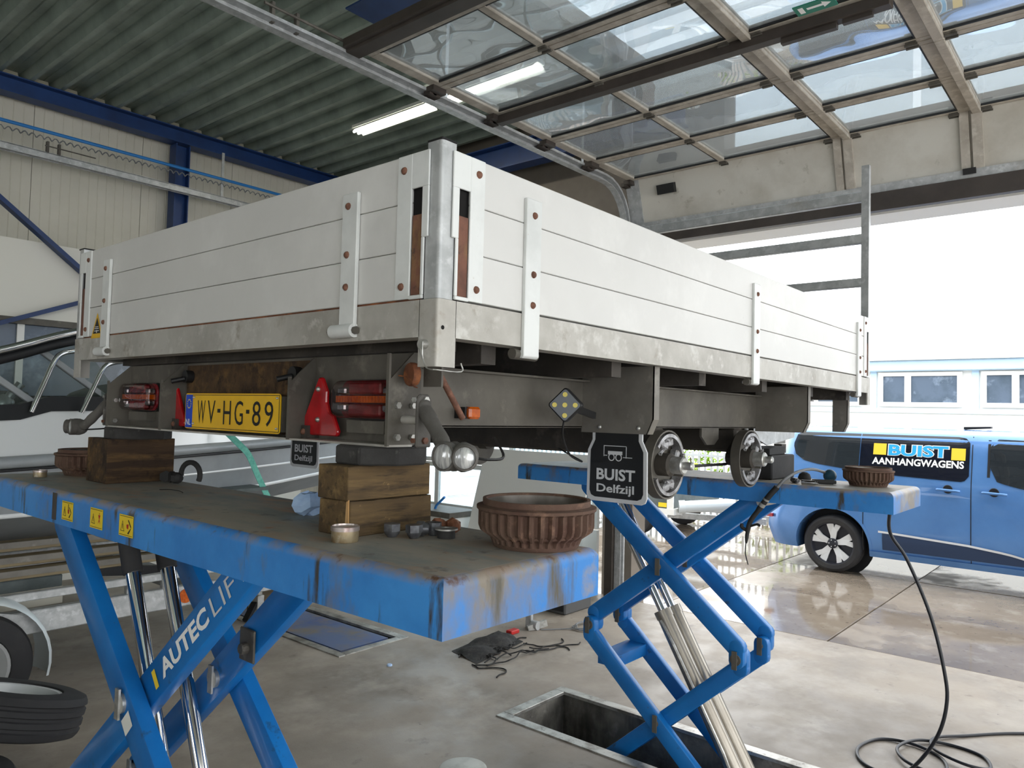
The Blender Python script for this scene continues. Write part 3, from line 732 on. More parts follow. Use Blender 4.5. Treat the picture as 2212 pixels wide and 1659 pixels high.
def lift2():
    o = thing('scissor_lift', 'blue scissor lift by the open doorway, rising from the floor pit', 'lift', (2.53, .77, -.32), 'scissor lifts')
    platform(o, 2.28, 2.76, -.32, 1.66, 1.436, .088, end_m='lift_skirt_worn')
    xn, xf = 2.34, 2.68; cy = .765; jz = .605; hy = .41; T = 1.34; c1 = (T+jz)/2; b0 = -.17
    cr = .048
    for x, xi in ((xn, xn+.045), (xf, xf-.045)):
        arm((cy+hy+.03, T), (cy-hy, jz+cr), x, parent=o, w=.085); arm((cy-hy-.06, T), (cy+hy, jz+cr), xi, parent=o, w=.09)
        arm((cy-hy, jz-cr), (cy+hy, b0), xi, parent=o, w=.08); arm((cy+hy, jz-cr), (cy-hy, b0), x, parent=o, w=.08)
        # cranked ends of the arms, forked around the joint pins
        for yy in (cy-hy, cy+hy):
            e = -.018 if x == xn else .018
            arm((yy, jz+cr+.012), (yy, jz-.012), x+e*0 if yy < cy else xi, parent=o, w=.072, t=.047, name='crank_end'); arm((yy, jz+.012), (yy, jz-cr-.012), xi if yy < cy else x, parent=o, w=.072, t=.047, name='crank_end')
            MB().cyl((x-.030 if x == xn else x-.026, yy, jz), (x+.026 if x == xn else x+.030, yy, jz), .026, n=16).build('joint_boss', 'galv_dark', o, smooth=40)
    for yy in (cy-hy, cy+hy): pin(xn-.036, xn+.08, yy, jz, o, r=.014, m='galv_dark'); pin(xf-.08, xf+.034, yy, jz, o, r=.014, m='galv_dark')
    for zz in (c1, .20): pin(xn-.03, xn+.075, cy, zz, o, r=.016, m='galv_dark'); pin(xf-.075, xf+.03, cy, zz, o, r=.016, m='galv_dark')
    for yy in (cy-hy-.1, cy+hy): MB().cyl((xn, yy, T+.0), (xf, yy, T), .02, n=10).build('cross_shaft', 'zinc', o)
    MB().box(xn+.02, xf-.02, 1.02, 1.14, .40, .46).build('cross_plate', 'lift_blue', o)
    for x in (2.46, 2.56):
        a = V((x, 1.12, 1.24)); c = V((x, .32, -.12)); d = (c-a).normalized()
        MB().cyl(a, a+d*.75, .022, n=16).build('ram_rod', 'chrome', o, smooth=40)
        MB().cyl(a+d*.62, c, .042, n=18).cyl(a+d*.60, a+d*.64, .046, n=18).build('ram_barrel', 'cyl_steel', o, smooth=40)
    MB().tube([V((2.42, .80, .68)), V((2.405, .72, .58)), V((2.41, .45, .12)), V((2.42, .35, -.1))], .008, 6).build('oil_pipe', 'zinc', o)
    MB().box(xn-.02, xf+.02, .28, 1.25, -.32, -.26).build('base_frame', 'lift_blue', o)
    return o
lift2()
def lift3():
    o = thing('scissor_lift', 'blue scissor lift lowered flush into its floor frame behind', 'lift', (2.54, 4.2, -.28), 'scissor lifts')
    x0, x1, y0, y1 = 2.325, 2.765, 3.30, 5.14
    MB().box(x0, x1, y0, y1, -.014, -.006).build('deck_plate', 'lift_deck_blue', o)
    b = MB()
    b.box(x0, x0+.008, y0, y1, -.11, -.015).box(x1-.008, x1, y0, y1, -.11, -.015).box(x0+.008, x1-.008, y0, y0+.008, -.11, -.015).box(x0+.008, x1-.008, y1-.008, y1, -.11, -.015)
    b.build('skirt', 'lift_blue', o); MB().box(x0+.05, x1-.05, y0+.1, y1-.1, -.28, -.12).build('folded_scissor', 'lift_blue', o)
mat('lift_deck_blue', (92, 108, 146), .5, layers=[((120, 112, 100), 2.2, .45, .6), ((140, 120, 96), 5, .58, .7), ((58, 88, 150), 3, .5, .7)], bump=.08)
lift3()
# ------------------------------------------------------------------ the flatbed trailer on the lifts
TW, TL = 1.91, 3.164; ZT, ZB, ZS, ZL = 2.267, 1.952, 1.874, 1.812
def trailer():
    o = thing('flatbed_trailer', 'galvanised flatbed trailer with aluminium drop sides, wheels off, propped on the lifts', 'trailer', (1.5, .955, 1.55))
    # ---- deck and frame
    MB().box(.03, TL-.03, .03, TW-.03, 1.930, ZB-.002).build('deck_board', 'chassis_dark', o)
    def rail(name, a, c, inward, m='galv_dirty'):
        a = V(a); c = V(c); i = V(inward); d = (c-a).normalized(); b = MB(); k = d.cross(Z)
        sgn = 1 if k.dot(i) > 0 else -1
        prof = [(0, ZS), (.05, ZS), (.05, ZS+.004), (.005, ZS+.004), (.005, ZB-.006), (.03, ZB-.006), (.03, ZB), (0, ZB)]
        n = len(prof); q = []
        for P in (a, c): q += [V((P.x, P.y, 0))+i*p[0]+Z*p[1] for p in prof]
        b.add(q, [list(range(n)), [n+j for j in range(n)][::-1]]+[(j, (j+1) % n, n+(j+1) % n, n+j) for j in range(n)])
        return b.build(name, m, o)
    rail('rear_rail', (0, .053, 0), (0, TW-.053, 0), X); rail('front_rail', (TL, .053, 0), (TL, TW-.053, 0), -X)
    rail('side_rail', (.053, 0, 0), (TL-.053, 0, 0), Y); rail('side_rail', (.053, TW, 0), (TL-.053, TW, 0), -Y)
    # ---- corner posts with their legs
    for cx, cy, sx, sy in ((0, 0, 1, 1), (0, TW, 1, -1), (TL, 0, -1, 1), (TL, TW, -1, -1)):
        top = 3.083 if cx else 2.282
        b = MB(); w = .0545; r = .007; pts = []
        for i in range(5):
            t = PI+PI/2*i/4; pts.append((r+r*math.cos(t), r+r*math.sin(t)))
        pts += [(w, 0), (w, .006), (.006+.01, .006), (.006, .006+.01), (.006, w), (0, w)]
        P = [V((cx+sx*p[0], cy+sy*p[1], 0)) for p in pts]; n = len(P)
        q = [v+Z*ZL for v in P]+[v+Z*ZB for v in P]
        b.add(q, [list(range(n)), [n+j for j in range(n)][::-1]]+[(j, (j+1) % n, n+(j+1) % n, n+j) for j in range(n)])
        b.build('corner_leg', 'galv_dirty', o, smooth=24)
        b = MB(); w2 = .042 if cx == 0 else .038; e = .002; r = .009
        q = []
        pr = [(e, r+e)] + [(e+r+r*math.cos(PI+PI/2*i/4), e+r+r*math.sin(PI+PI/2*i/4)) for i in range(5)][1:] + [(e+w2, e), (e+w2, e+w2), (e, e+w2)]
        P = [V((cx+sx*p[0], cy+sy*p[1], 0)) for p in pr]; n = len(P)
        b.add([v+Z*(ZB+.001) for v in P]+[v+Z*top for v in P], [list(range(n)), [n+j for j in range(n)][::-1]]+[(j, (j+1) % n, n+(j+1) % n, n+j) for j in range(n)])
        p = b.build('corner_post', 'galv', o, smooth=24)
        if not cx:
            MB().box(min(cx+sx*.0, cx+sx*.046), max(cx, cx+sx*.046), min(cy, cy+sy*.046), max(cy, cy+sy*.046), top, top+.005).build('post_cap', 'black_plastic', p, bevel=.002)
    # ---- drop sides: three hollow aluminium planks each
    zs = [ZB+.004+(ZT-ZB-.004)*k/3 for k in range(4)]
    for k in range(3):
        z0, z1 = zs[k]+.0008, zs[k+1]-.0008
        MB().box(.0, .026, .09, TW-.09, z0, z1).build('tail_plank', 'alu_plank', o, bevel=.0016)
        MB().box(.09, TL-.09, 0, .026, z0, z1).build('side_plank', 'alu_plank', o, bevel=.0016)
        MB().box(.09, TL-.09, TW-.026, TW, z0, z1).build('side_plank', 'alu_plank', o, bevel=.0016)
        MB().box(TL-.026, TL, .05, TW-.05, z0, z1).build('front_plank', 'alu_plank', o, bevel=.0016)
    MB().box(.004, .024, .06, TW-.06, ZB, ZB+.0045).build('rust_seam', 'rust', o)
    MB().cyl((.016, -.0008, 1.893), (.016, .004, 1.893), .0045, n=10).build('bolt_hole', 'hole_shade', o)
    # ---- slotted corner plates with the rusty lock levers
    def local(O, R_, U_):
        N_ = R_.cross(U_)
        def f(u, w, n): return O+R_*u+U_*w+N_*n
        return f
    def pbox(b, f, u0, u1, w0, w1, n0, n1):
        q = [f(u, w, n) for n in (n0, n1) for (u, w) in ((u0, w0), (u1, w0), (u1, w1), (u0, w1))]
        b.add(q, [(0, 3, 2, 1), (4, 5, 6, 7), (0, 1, 5, 4), (1, 2, 6, 5), (2, 3, 7, 6), (3, 0, 4, 7)])
    def corner(O, R_, flip=1):
        """O = post corner at ZB; u runs along the board away from the corner, n is proud of the board"""
        f = local(O, R_, Z); s = flip
        g = (lambda u, w, n: f(u, w, n*s))
        b = MB()
        pbox(b, g, .085, .130, .004, .314, -.001, .004); pbox(b, g, .033, .085, .238, .314, -.001, .004)
        pbox(b, g, .033, .052, .131, .238, -.001, .004); pbox(b, g, .044, .052, .010, .131, -.001, .004); pbox(b, g, .044, .085, .002, .010, -.001, .006)
        c = b.build('corner_plate', 'white_metal', o, bevel=.0012)
        b = MB(); pbox(b, g, .0445, .0895, .003, .245, -.022, -.007); b.build('lock_recess', 'hole_shade', c)  # solid dark box paints the shade within the lever slot
        b = MB(); pbox(b, g, .0525, .0845, .011, .182, -.0065, -.0005); b.build('lock_lever', 'rust_lever', c, bevel=.001)
        for w in (.281, .031):
            bolt(g(.109, w, .004), N(R_, s), c)
        return c
    def N(R_, s): return R_.cross(Z)*s
    def bolt(p, n, parent, r=.0085, m='rust_bolt'):
        b = MB(); b.lathe([(r, 0), (r*.95, .002), (r*.7, .005), (r*.3, .0062), (0, .0064)], p, n, n=10)
        return b.build('bolt', m, parent, smooth=50)
    # tail: u along +y from the near corner, outward -x ; X side: u along +x, outward -y
    corner(V((0, 0, ZB)), Y, -1); corner(V((0, TW, ZB)), -Y, 1)
    corner(V((0, 0, ZB)), X, 1); corner(V((TL, 0, ZB)), -X, -1)
    # ---- hinge straps
    def tail_strap(y):
        b = MB(); b.box(-.011, -.001, y-.028, y+.028, 1.90, 2.214)
        s = b.build('hinge_strap', 'white_metal', o, bevel=.002)
        MB().cyl((-.008, y-.027, 1.898), (-.008, y+.052, 1.898), .016, n=16).build('hinge_barrel', 'white_metal', s, smooth=40)
        MB().cyl((-.008, y-.036, 1.898), (-.008, y+.064, 1.898), .009, n=8).build('hinge_pin', 'galv_dark', s)
        for z in (2.184, 2.072, 1.998): bolt(V((-.011, y+.005, z)), -X, s)
    tail_strap(.285); tail_strap(1.625)
    def side_strap(x):
        b = MB(); w = .028
        pts = [(0.0005, 2.222), (0.0005, 1.866), (.035, 1.862), (.035, 1.852), (-.004, 1.848), (-.010, 1.853), (-.010, 2.222)]
        b.prism(pts, (x+w, 0, 0), Y, Z, -2*w) if False else b.prism(pts, (x-w, 0, 0), Y, Z, 2*w)
        s = b.build('hinge_strap', 'white_metal', o, bevel=.0015)
        MB().cyl((x-.045, .012, 1.858), (x+.04, .012, 1.858), .013, n=12).build('hinge_pin', 'galv_dark', s, smooth=40)
        for z in (2.184, 2.045, 1.973): bolt(V((x, -.010, z)), -Y, s)
    for x in (.297, 1.625, 2.935): side_strap(x)
    # warning triangle decal near the left tail corner
    c = MB(); yy, zz = 1.708, 1.99
    c.add([(-.0012, yy+.05, zz-.042), (-.0012, yy-.05, zz-.042), (-.0012, yy, zz+.048)], [(0, 1, 2)]); dc = c.build('warning_decal', 'plate_yellow', o)
    MB().add([(-.0018, yy+.032, zz-.026), (-.0018, yy-.032, zz-.026), (-.0018, yy, zz+.03)], [(0, 1, 2)]).build('decal_field', 'ink_black', dc)
    d2 = MB()
    for z, w in ((-.004, .014), (-.010, .018), (-.018, .020)): d2.add([(-.0022, yy+w, zz+z), (-.0022, yy-w, zz+z), (-.0022, yy-w, zz+z+.0022), (-.0022, yy+w, zz+z+.0022)], [(0, 1, 2, 3)])
    d2.add([(-.0022, yy+.003, zz-.024), (-.0022, yy-.003, zz-.024), (-.0022, yy-.003, zz-.014), (-.0022, yy+.003, zz-.014)], [(0, 1, 2, 3)])
    d2.build('decal_print', 'ink_white', dc)
    # ---- headboard rails
    for z0, z1 in ((2.892, 2.946), (2.668, 2.719), (2.438, 2.484)):
        MB().box(TL-.04, TL-.004, .038, TW-.038, z0, z1).build('headboard_rail', 'galv', o, bevel=.004)
    # ---- locking pin with wire clip on the near corner leg
    p = MB().cyl((-.014, .033, 1.858), (.01, .033, 1.858), .010, n=12).build('lock_pin', 'zinc', o, smooth=40)
    MB().tube(spline([(-.010, .043, 1.852), (-.012, .034, 1.838), (-.012, .026, 1.826), (-.012, .018, 1.812), (-.012, .008, 1.806), (-.010, -.012, 1.804), (.06, -.014, 1.804), (.062, -.010, 1.822)], 4), .0016, 6).build('wire_clip', 'zinc', p)
    MB().tube(spline([(-.014, .026, 1.862), (-.016, .024, 1.84), (-.013, .025, 1.828)], 4), .0016, 6).build('wire_clip', 'zinc', p)
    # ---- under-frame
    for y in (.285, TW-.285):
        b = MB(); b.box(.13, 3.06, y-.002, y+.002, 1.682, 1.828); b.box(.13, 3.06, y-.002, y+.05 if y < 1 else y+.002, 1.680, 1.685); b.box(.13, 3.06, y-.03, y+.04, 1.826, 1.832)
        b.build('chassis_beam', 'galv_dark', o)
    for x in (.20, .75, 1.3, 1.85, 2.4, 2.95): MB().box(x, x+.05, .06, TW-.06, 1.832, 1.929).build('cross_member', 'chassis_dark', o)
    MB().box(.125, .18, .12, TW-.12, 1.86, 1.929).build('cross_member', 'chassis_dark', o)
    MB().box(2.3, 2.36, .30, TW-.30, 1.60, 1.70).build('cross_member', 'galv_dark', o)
    # rear lamp beam: recessed panel, bottom flange, four gussets
    yL, yR = 1.69, .19
    rb = MB().box(.115, .119, yR, yL, 1.640, 1.855).build('lamp_beam', 'galv_dark', o); MB().box(.04, .1145, yR, yL, 1.638, 1.643).build('bottom_flange', 'galv_dirty', rb)  # panel darker than its flange: recess shade painted in, along with dirt
    MB().box(.1135, .1145, .60, 1.27, 1.646, 1.848).build('beam_backing', 'timber_dark', rb)
    for y, m in ((yL, 0), (1.285, 0), (.575, 0), (yR, 1)):
        b = MB(); x1 = .115 if not m else .135
        b.prism([(.042, 1.643), (x1, 1.643), (x1, 1.855), (.112, 1.855), (.042, 1.79)], (0, y+.0025, 0), X, Z, .005)
        b.box(.036, .042, y-.0045, y+.0045, 1.640, 1.848 if m else 1.80)
        gs = b.build('gusset_plate', 'galv_dark', rb)
        if y in (1.285, .575):
            MB().box(.075, .112, y-.028, y-.004, 1.644, 1.676).build('clip_block', 'chassis_dark', rb)
            bolt(V((.075, y-.014, 1.660)), -X, rb)
    for y, z in ((.19, 1.66), (.19, 1.732), (1.69, 1.66), (1.69, 1.732)):
        s = -1 if y < 1 else 1
        b = MB(); b.cyl((.062, y, z), (.062, y+s*.012, z), .008, n=6).cyl((.062, y, z), (.062, y-s*.012, z), .008, n=6); b.build('bolt', 'zinc', rb)
        b = MB(); b.cyl((.108, y+s*.003, z), (.108, y+s*.012, z), .007, n=6); b.build('bolt', 'zinc', rb)
    # ---- licence plate
    py0, py1, pz0, pz1 = .642, 1.160, 1.650, 1.757; px = .058
    pl = MB().prism(rrect(.518, .107, .010), (px+.002, (py0+py1)/2, (pz0+pz1)/2), -Y, Z, .0025).build('licence_plate', 'plate_yellow', o)
    q = px-.0006
    MB().box(q-.0003, q, 1.115, 1.157, pz0+.003, pz1-.004).build('country_strip', 'eu_blue', pl)
    st = MB()
    for i in range(12):
        a = 2*PI*i/12; st.cyl((q-.0003, 1.136+.011*math.cos(a), 1.725+.013*math.sin(a)), (q-.0008, 1.136+.011*math.cos(a), 1.725+.013*math.sin(a)), .0021, n=5)
    st.build('star_ring', 'sticker', pl)
    text('country_code', 'NL', (q-.0003, 1.152, 1.661), -Y, Z, .030, .018, 'ink_white', pl, bold=.01)
    for ch, y0, y1 in (('W', 1.082, 1.036), ('V', 1.022, .978), ('H', .932, .890), ('G', .870, .825), ('8', .777, .735), ('9', .716, .674)):
        text('character', ch, (q, y0, 1.668), -Y, Z, y0-y1, .068, 'ink_black', pl, bold=-.004 if ch in 'WV' else 0)
    for yy in (.965, .809): MB().box(q-.0009, q-.0002, yy-.016, yy, 1.701, 1.712).build('hyphen', 'ink_black', pl)
    fr = MB(); m = .003; a0, a1, c0, c1 = py0+.004, py1-.046, pz0+.004, pz1-.004
    fr.box(q-.0008, q, a0, a1, c1-.0016, c1).box(q-.0008, q, a0, a1, c0, c0+.0016).box(q-.0008, q, a0, a0+.0016, c0+.0016, c1-.0016)
    fr.build('border_line', 'ink_black', pl)
    for yy, z in ((1.105, 1.745), (1.105, 1.666), (.655, 1.745), (.655, 1.664)): bolt(V((px-.0005, yy, z)), -X, pl, r=.0035, m='zinc')
    MB().box(.062, .110, .64, .66, 1.655, 1.75).box(.062, .110, 1.13, 1.15, 1.655, 1.75).build('plate_bracket', 'galv_dark', pl)
    for yy in (.645, 1.24):
        MB().cyl((.09, yy, 1.812), (.113, yy, 1.812), .020, n=12).cyl((.055, yy+.015, 1.795), (.09, yy, 1.805), .008, n=10).build('plate_lamp', 'black_plastic', rb, smooth=40)
    # ---- rear lamps
    def tail_lamp(yc):
        w, h = .235, .098; zc = 1.745
        pts = rrect(w, h, .034, 5)
        t = MB().prism(pts, (.115, yc, zc), -Y, Z, .012).build('tail_lamp', 'black_plastic', o)
        pts2 = rrect(w-.006, h-.006, .031, 5)
        MB().prism(pts2, (.103, yc, zc), -Y, Z, .004).build('lamp_base', 'lens_red', t)
        MB().prism(pts2, (.097, yc, zc), -Y, Z, .034).build('lamp_cover', 'lens_clear', t, bevel=.012, seg=3, smooth=50)
        MB().box(.072, .098, yc-w/2+.018, yc+w/2-.018, zc-.008, zc+.008).build('indicator_band', 'lens_amber', t)
        b = MB()
        for k in range(18): b.box(.070, .0722, yc-w/2+.02+k*.011, yc-w/2+.024+k*.011, zc-.007, zc+.007)
        b.build('indicator_ribs', 'lens_orange', t)
        for sy in (-1, 1):
            for sz in (-1, 1):
                MB().box(.076, .098, yc+sy*.085-.016, yc+sy*.085+.016, zc+sz*.020-.009, zc+sz*.020+.009).build('reflector_cell', 'lamp_mirror', t, bevel=.004)
        for sz in (-1, 1): MB().box(.078, .098, yc-.06, yc+.06, zc+sz*.026-.014, zc+sz*.026+.014).build('red_cell', 'lens_red', t, bevel=.004)
        MB().box(.085, .115, yc-.07, yc+.07, 1.664, 1.694).build('lamp_bracket', 'galv_dark', t)
    tail_lamp(.325); tail_lamp(1.555)
    def tri(yc, cut):
        b = MB(); z0, z1 = 1.652, 1.80
        pts = [(-.082, .012), (-.076, 0), (.076, 0), (.082, .012), (.010, .146), (-.010, .146)]
        if cut > 0: pts = [(-.082, .012), (-.076, 0), (.076, 0), (.082, .012), (.060, .050), (.040, .060), (.030, .085), (.030, .112), (.008, .148), (-.006, .148)]
        b.prism(pts, (.098, yc, z0), -Y, Z, .012)
        t = b.build('reflector_triangle', 'reflector_red', o, bevel=.003)
        for u, w in ((-.004, .118), (-.002, .040)): bolt(V((.086, yc-u, z0+w)), -X, t, r=.007, m='zinc')
    tri(.513, 1); tri(1.305, 0)
    # ---- outline marker lamps on rubber stalks
    def stalk(mir):
        f = (lambda x, y, z: V((x, y if not mir else TW-y, z)))
        k = MB().cyl(f(.085, .19, 1.700), f(.085, .128, 1.700), .010, n=12).build('stalk_spacer', 'galv_dirty', o, smooth=40)
        b = MB(); n = 10
        pts = [(-.022, -.06), (.022, -.06), (.022, .045), (.012, .058), (-.012, .058), (-.022, .05)]
        q = [f(.085+u, .128, 1.700+w) for u, w in pts]+[f(.085+u, .118, 1.700+w) for u, w in pts]; m_ = len(pts)
        b.add(q, [list(range(m_)), [m_+i for i in range(m_)][::-1]]+[(i, (i+1) % m_, m_+(i+1) % m_, m_+i) for i in range(m_)])
        s = b.build('marker_stalk', 'stalk_rubber', o, bevel=.003)
        arm_ = spline([f(.083, .124, 1.735), f(.079, .106, 1.716), f(.060, .045, 1.668), f(.046, .012, 1.640), f(.036, -.012, 1.632)], 5)
        MB().tube(arm_, [.017+.005*math.sin(i*1.3)*.2 for i in range(len(arm_))], 12).build('rubber_arm', 'stalk_rubber', s, smooth=60)
        c = f(.036, -.038, 1.630); a = V((0, 1 if mir else -1, 0))
        body = MB(); body.lathe([(.012, -.045), (.028, -.034), (.031, -.012), (.026, 0), (.031, .012), (.026, .030), (.008, .042)], c, a, n=18)
        body.build('lamp_body', 'stalk_rubber', s, smooth=60)
        for da, dv, rr in ((-.020, V((-1, -.12*(-1 if mir else 1), 0)), .027), (.020, V((-1, -.75*(-1 if mir else 1), .0)), .023)):
            cc = c+a*da; dv = dv.normalized()
            MB().lathe([(rr+.003, .012), (rr+.003, .030), (rr, .033), (rr-.001, .028)], cc, dv, n=22).build('lamp_bezel', 'stalk_rubber', s, smooth=40)
            MB().lathe([(rr*.98, .026), (rr*.9, .029), (rr*.5, .032), (0, .033)], cc, dv, n=20).build('lamp_lens', 'lamp_glass', s, smooth=60)
        for z in (1.745, 1.655):
            b = MB(); b.cyl(f(.085, .118, z), f(.085, .112, z), .008, n=6).cyl(f(.058, .128, z), f(.064, .128, z), .006, n=6); b.build('bolt', 'zinc' if z > 1.7 else 'rust_bolt', s)
        MB().tube(spline([f(.036, -.078, 1.630), f(.07, -.09, 1.626), f(.16, -.05, 1.628), f(.3, .1, 1.66)] if not mir else [f(.05, .0, 1.62), f(.12, .06, 1.63), f(.2, .15, 1.66)], 5), .0032, 6).build('lamp_cable', 'black_plastic', s)
    stalk(False); stalk(True)
    # ---- rusty roller, drop plate and rod at the near corner
    r = MB(); r.lathe([(.008, 0), (.025, 0), (.027, .004), (.027, .014), (.025, .018), (.010, .018)], (.088, .155, 1.802), (-1, .25, 0), n=22).build('rope_roller', 'rust', o, smooth=40)
    MB().tube([(.066, .195, 1.800), (.066, .165, 1.797), (.068, .150, 1.790), (.066, .135, 1.774), (.070, .128, 1.772)], .0018, 6).build('split_pin', 'rust', o)
    MB().box(.10, .106, .085, .142, 1.775, 1.86).build('drop_plate', 'galv_dark', o)
    MB().cyl((.13, .118, 1.80), (.205, .118, 1.706), .0075, n=10).build('tie_rod', 'rust_bolt', o, smooth=40)
    # ---- side marker, work light, flap brackets
    b = MB().box(.345, .375, .245, .283, 1.704, 1.734).build('side_marker', 'black_plastic', o)
    MB().box(.352, .395, .232, .26, 1.703, 1.735).build('marker_lens', 'lens_orange', b, bevel=.006)
    wl = MB(); wc = V((.66, .155, 1.748)); R1 = V((.42, -.9, 0)).normalized(); A1 = (R1+Z).normalized(); A2 = (Z-R1).normalized(); Nn = V((-.9, -.42, 0)).normalized()
    wl.prism(rrect(.074, .074, .009, 3), wc, A1, A2, -.03 if A1.cross(A2).dot(Nn) > 0 else .03)
    w_ = wl.build('work_light', 'black_plastic', o, bevel=.003)
    MB().prism(rrect(.066, .066, .007, 3), wc, A1, A2, .003 if A1.cross(A2).dot(Nn) > 0 else -.003).build('light_face', 'led_face', w_)
    for u, v in ((0, 0), (.021, .021), (-.021, -.021), (.021, -.021), (-.021, .021)):
        MB().cyl(wc+A1*u+A2*v+Nn*.003, wc+A1*u+A2*v+Nn*.005, .007, n=12).build('led', 'led_yellow', w_)
    MB().bar(wc-Nn*.02, (.86, .19, 1.72), .012, .02).build('light_bracket', 'black_plastic', w_)
    MB().tube(spline([(.68, .17, 1.72), (.70, .19, 1.66), (.78, .22, 1.60), (.9, .26, 1.575), (1.1, .5, 1.6)], 5), .003, 6).build('light_cable', 'black_plastic', w_)
    def bracket(x, y0, y1, flange=.035, z0=1.667, z1=1.873):
        s = 1 if y0 < 1 else -1
        yo, yi = (y0, y1) if s > 0 else (y1, y0)
        pts = [(yi, z0), (yo+s*.02, z0), (yo, z0+.045), (yo, z1), (yi, z1)]
        b = MB(); n = len(pts)
        q = [V((x, a, c)) for a, c in pts]+[V((x+.004, a, c)) for a, c in pts]
        b.add(q, [list(range(n)), [n+i for i in range(n)][::-1]]+[(i, (i+1) % n, n+(i+1) % n, n+i) for i in range(n)])
        P = [(yo, z1), (yo, z0+.045), (yo+s*.02, z0)]
        for i in range(2):
            (a, c), (a2, c2) = P[i], P[i+1]
            b.add([(x, a, c), (x+flange, a, c), (x+flange, a2, c2), (x, a2, c2), (x, a+s*.003, c), (x+flange, a+s*.003, c), (x+flange, a2+s*.003, c2), (x, a2+s*.003, c2)],
                  [(0, 1, 2, 3), (7, 6, 5, 4), (0, 4, 5, 1), (1, 5, 6, 2), (2, 6, 7, 3), (3, 7, 4, 0)])
        return b.build('guard_bracket', 'galv_mid', o)
    bk = bracket(.93, .025, .285); bracket(2.34, .045, .285); bracket(3.03, .075, .15); bracket(.93, 1.625, 1.885); bracket(2.34, 1.625, 1.865)
    for yy in (.075, .215): bolt(V((.93, yy, 1.685)), -X, bk, r=.007, m='zinc')
    # ---- mud flaps with the dealer's name
    def flap(y0, y1):
        w = y1-y0; yc = (y0+y1)/2; zt, zb_ = 1.70, 1.452
        def outline(i):
            W = w/2-i; n = .034
            return [(-W+.02, zb_+i), (W-.02, zb_+i), (W-.006, zb_+.006+i), (W, zb_+.02+i), (W-.002, 1.612), (W-n*.55, 1.645), (W-n*.55, zt-i), (-W+n*.55, zt-i), (-W+n*.55, 1.645), (-W+.002, 1.612), (-W, zb_+.02+i), (-W+.006, zb_+.006+i)]
        f_ = MB().prism(outline(0), (.942, yc, 0), -Y, Z, .006).build('mud_flap', 'flap_white', o, bevel=.0015)
        MB().prism(outline(.013), (.9358, yc, 0), -Y, Z, .001).build('flap_field', 'flap_black', f_)
        xx = .9346
        text('flap_name', 'BUIST', (xx, yc+.071, 1.520), -Y, Z, .140, .036, 'flap_white', f_, bold=.03)
        text('flap_town', 'Delfzijl', (xx, yc+.070, 1.474), -Y, Z, .136, .034, 'flap_white', f_, bold=.022)
        t = MB(); l = .0022
        def seg(u0, z0, u1, z1):
            t.box(xx-.0006, xx, yc-max(u0, u1)-l/2, yc-min(u0, u1)+l/2, min(z0, z1)-l/2, max(z0, z1)+l/2)
        a = -.045
        seg(a, 1.595, a, 1.627); seg(a, 1.627, .036, 1.627); seg(.036, 1.627, .036, 1.592); seg(a, 1.597, -.034, 1.597); seg(.026, 1.593, .056, 1.593)
        t.box(xx-.0006, xx, yc-.022, yc+.030, 1.600, 1.611)
        for u in (-.017, .009):
            t.lathe([(.0088, 0), (.0088, .0006), (.0118, .0006), (.0118, 0)], (xx-.0002, yc-u, 1.592), (-1, 0, 0), n=16, closed=True)
        t.build('flap_emblem', 'flap_white', f_)
    flap(.045, .265); flap(1.70, 1.918)
    # ---- two braked axles without wheels
    def hub(x, y, z, s):
        """s = -1: facing -y"""
        a = V((0, s, 0)); c = V((x, y, z))
        h = MB().lathe([(.03, -.012), (.116, -.012), (.120, -.008), (.120, .030), (.114, .030), (.113, -.006), (.03, -.006)], c, a, n=36, closed=True).build('brake_backing', 'galv_dark', o, smooth=35)
        for t0, t1 in ((.35, 2.5), (3.6, 5.8)):
            pts = []; n = 12
            b = MB(); q = []
            for i in range(n+1):
                t = t0+(t1-t0)*i/n
                for r_, d_ in ((.096, .0), (.108, .0), (.108, .036), (.096, .036)): q.append(c+a*d_+X*math.cos(t)*r_+Z*math.sin(t)*r_)
            b.add(q, [(4*i+k, 4*i+(k+1) % 4, 4*i+4+(k+1) % 4, 4*i+4+k) for i in range(n) for k in range(4)]+[(3, 2, 1, 0), (4*n, 4*n+1, 4*n+2, 4*n+3)])
            b.build('brake_shoe', 'hub_zinc', h, smooth=40)
        for t, rr in ((1.9, .074), (1.45, .078), (5.0, .072), (4.55, .080), (.45, .07)):
            p = c+X*math.cos(t)*rr+Z*math.sin(t)*rr
            MB().obox(p+a*.018, (.028, .03, .042), Matrix.Rotation(-t*s, 3, 'Y')).build('brake_lever', 'hub_zinc', h, bevel=.005)
        for t, rr, dd in ((1.7, .086, .03), (4.8, .06, .03), (.25, .074, .05), (2.2, .062, .025)):
            p = c+X*math.cos(t)*rr+Z*math.sin(t)*rr+a*dd; w = []
            d_ = V((-math.sin(t), 0, math.cos(t)))
            for i in range(40): w.append(p+d_*(.045*(i/40-.5))+(a*math.cos(i*1.3)+X.cross(a)*0+V((math.cos(t), 0, math.sin(t)))*math.sin(i*1.3))*.0065)
            MB().tube(w, .0018, 5).build('brake_spring', 'hub_zinc', h)
        MB().lathe([(.040, -.006), (.040, .040), (.024, .052), (.024, .052)], c, a, n=24).build('axle_housing', 'chassis_dark', h, smooth=40)
        MB().lathe([(.030, .038), (.030, .088), (.026, .092), (.014, .092), (.014, .120), (.010, .124)], c, a, n=20).build('stub_axle', 'flap_white' if False else 'zinc', h, smooth=40)
        MB().cyl(c+a*(-.012)+Z*-.0, c+a*(-.07), .034, n=14).bar(c+a*-.05, c+a*-.05+V((.10, 0, .07)), .04, .07).build('swing_arm', 'chassis_dark', h)
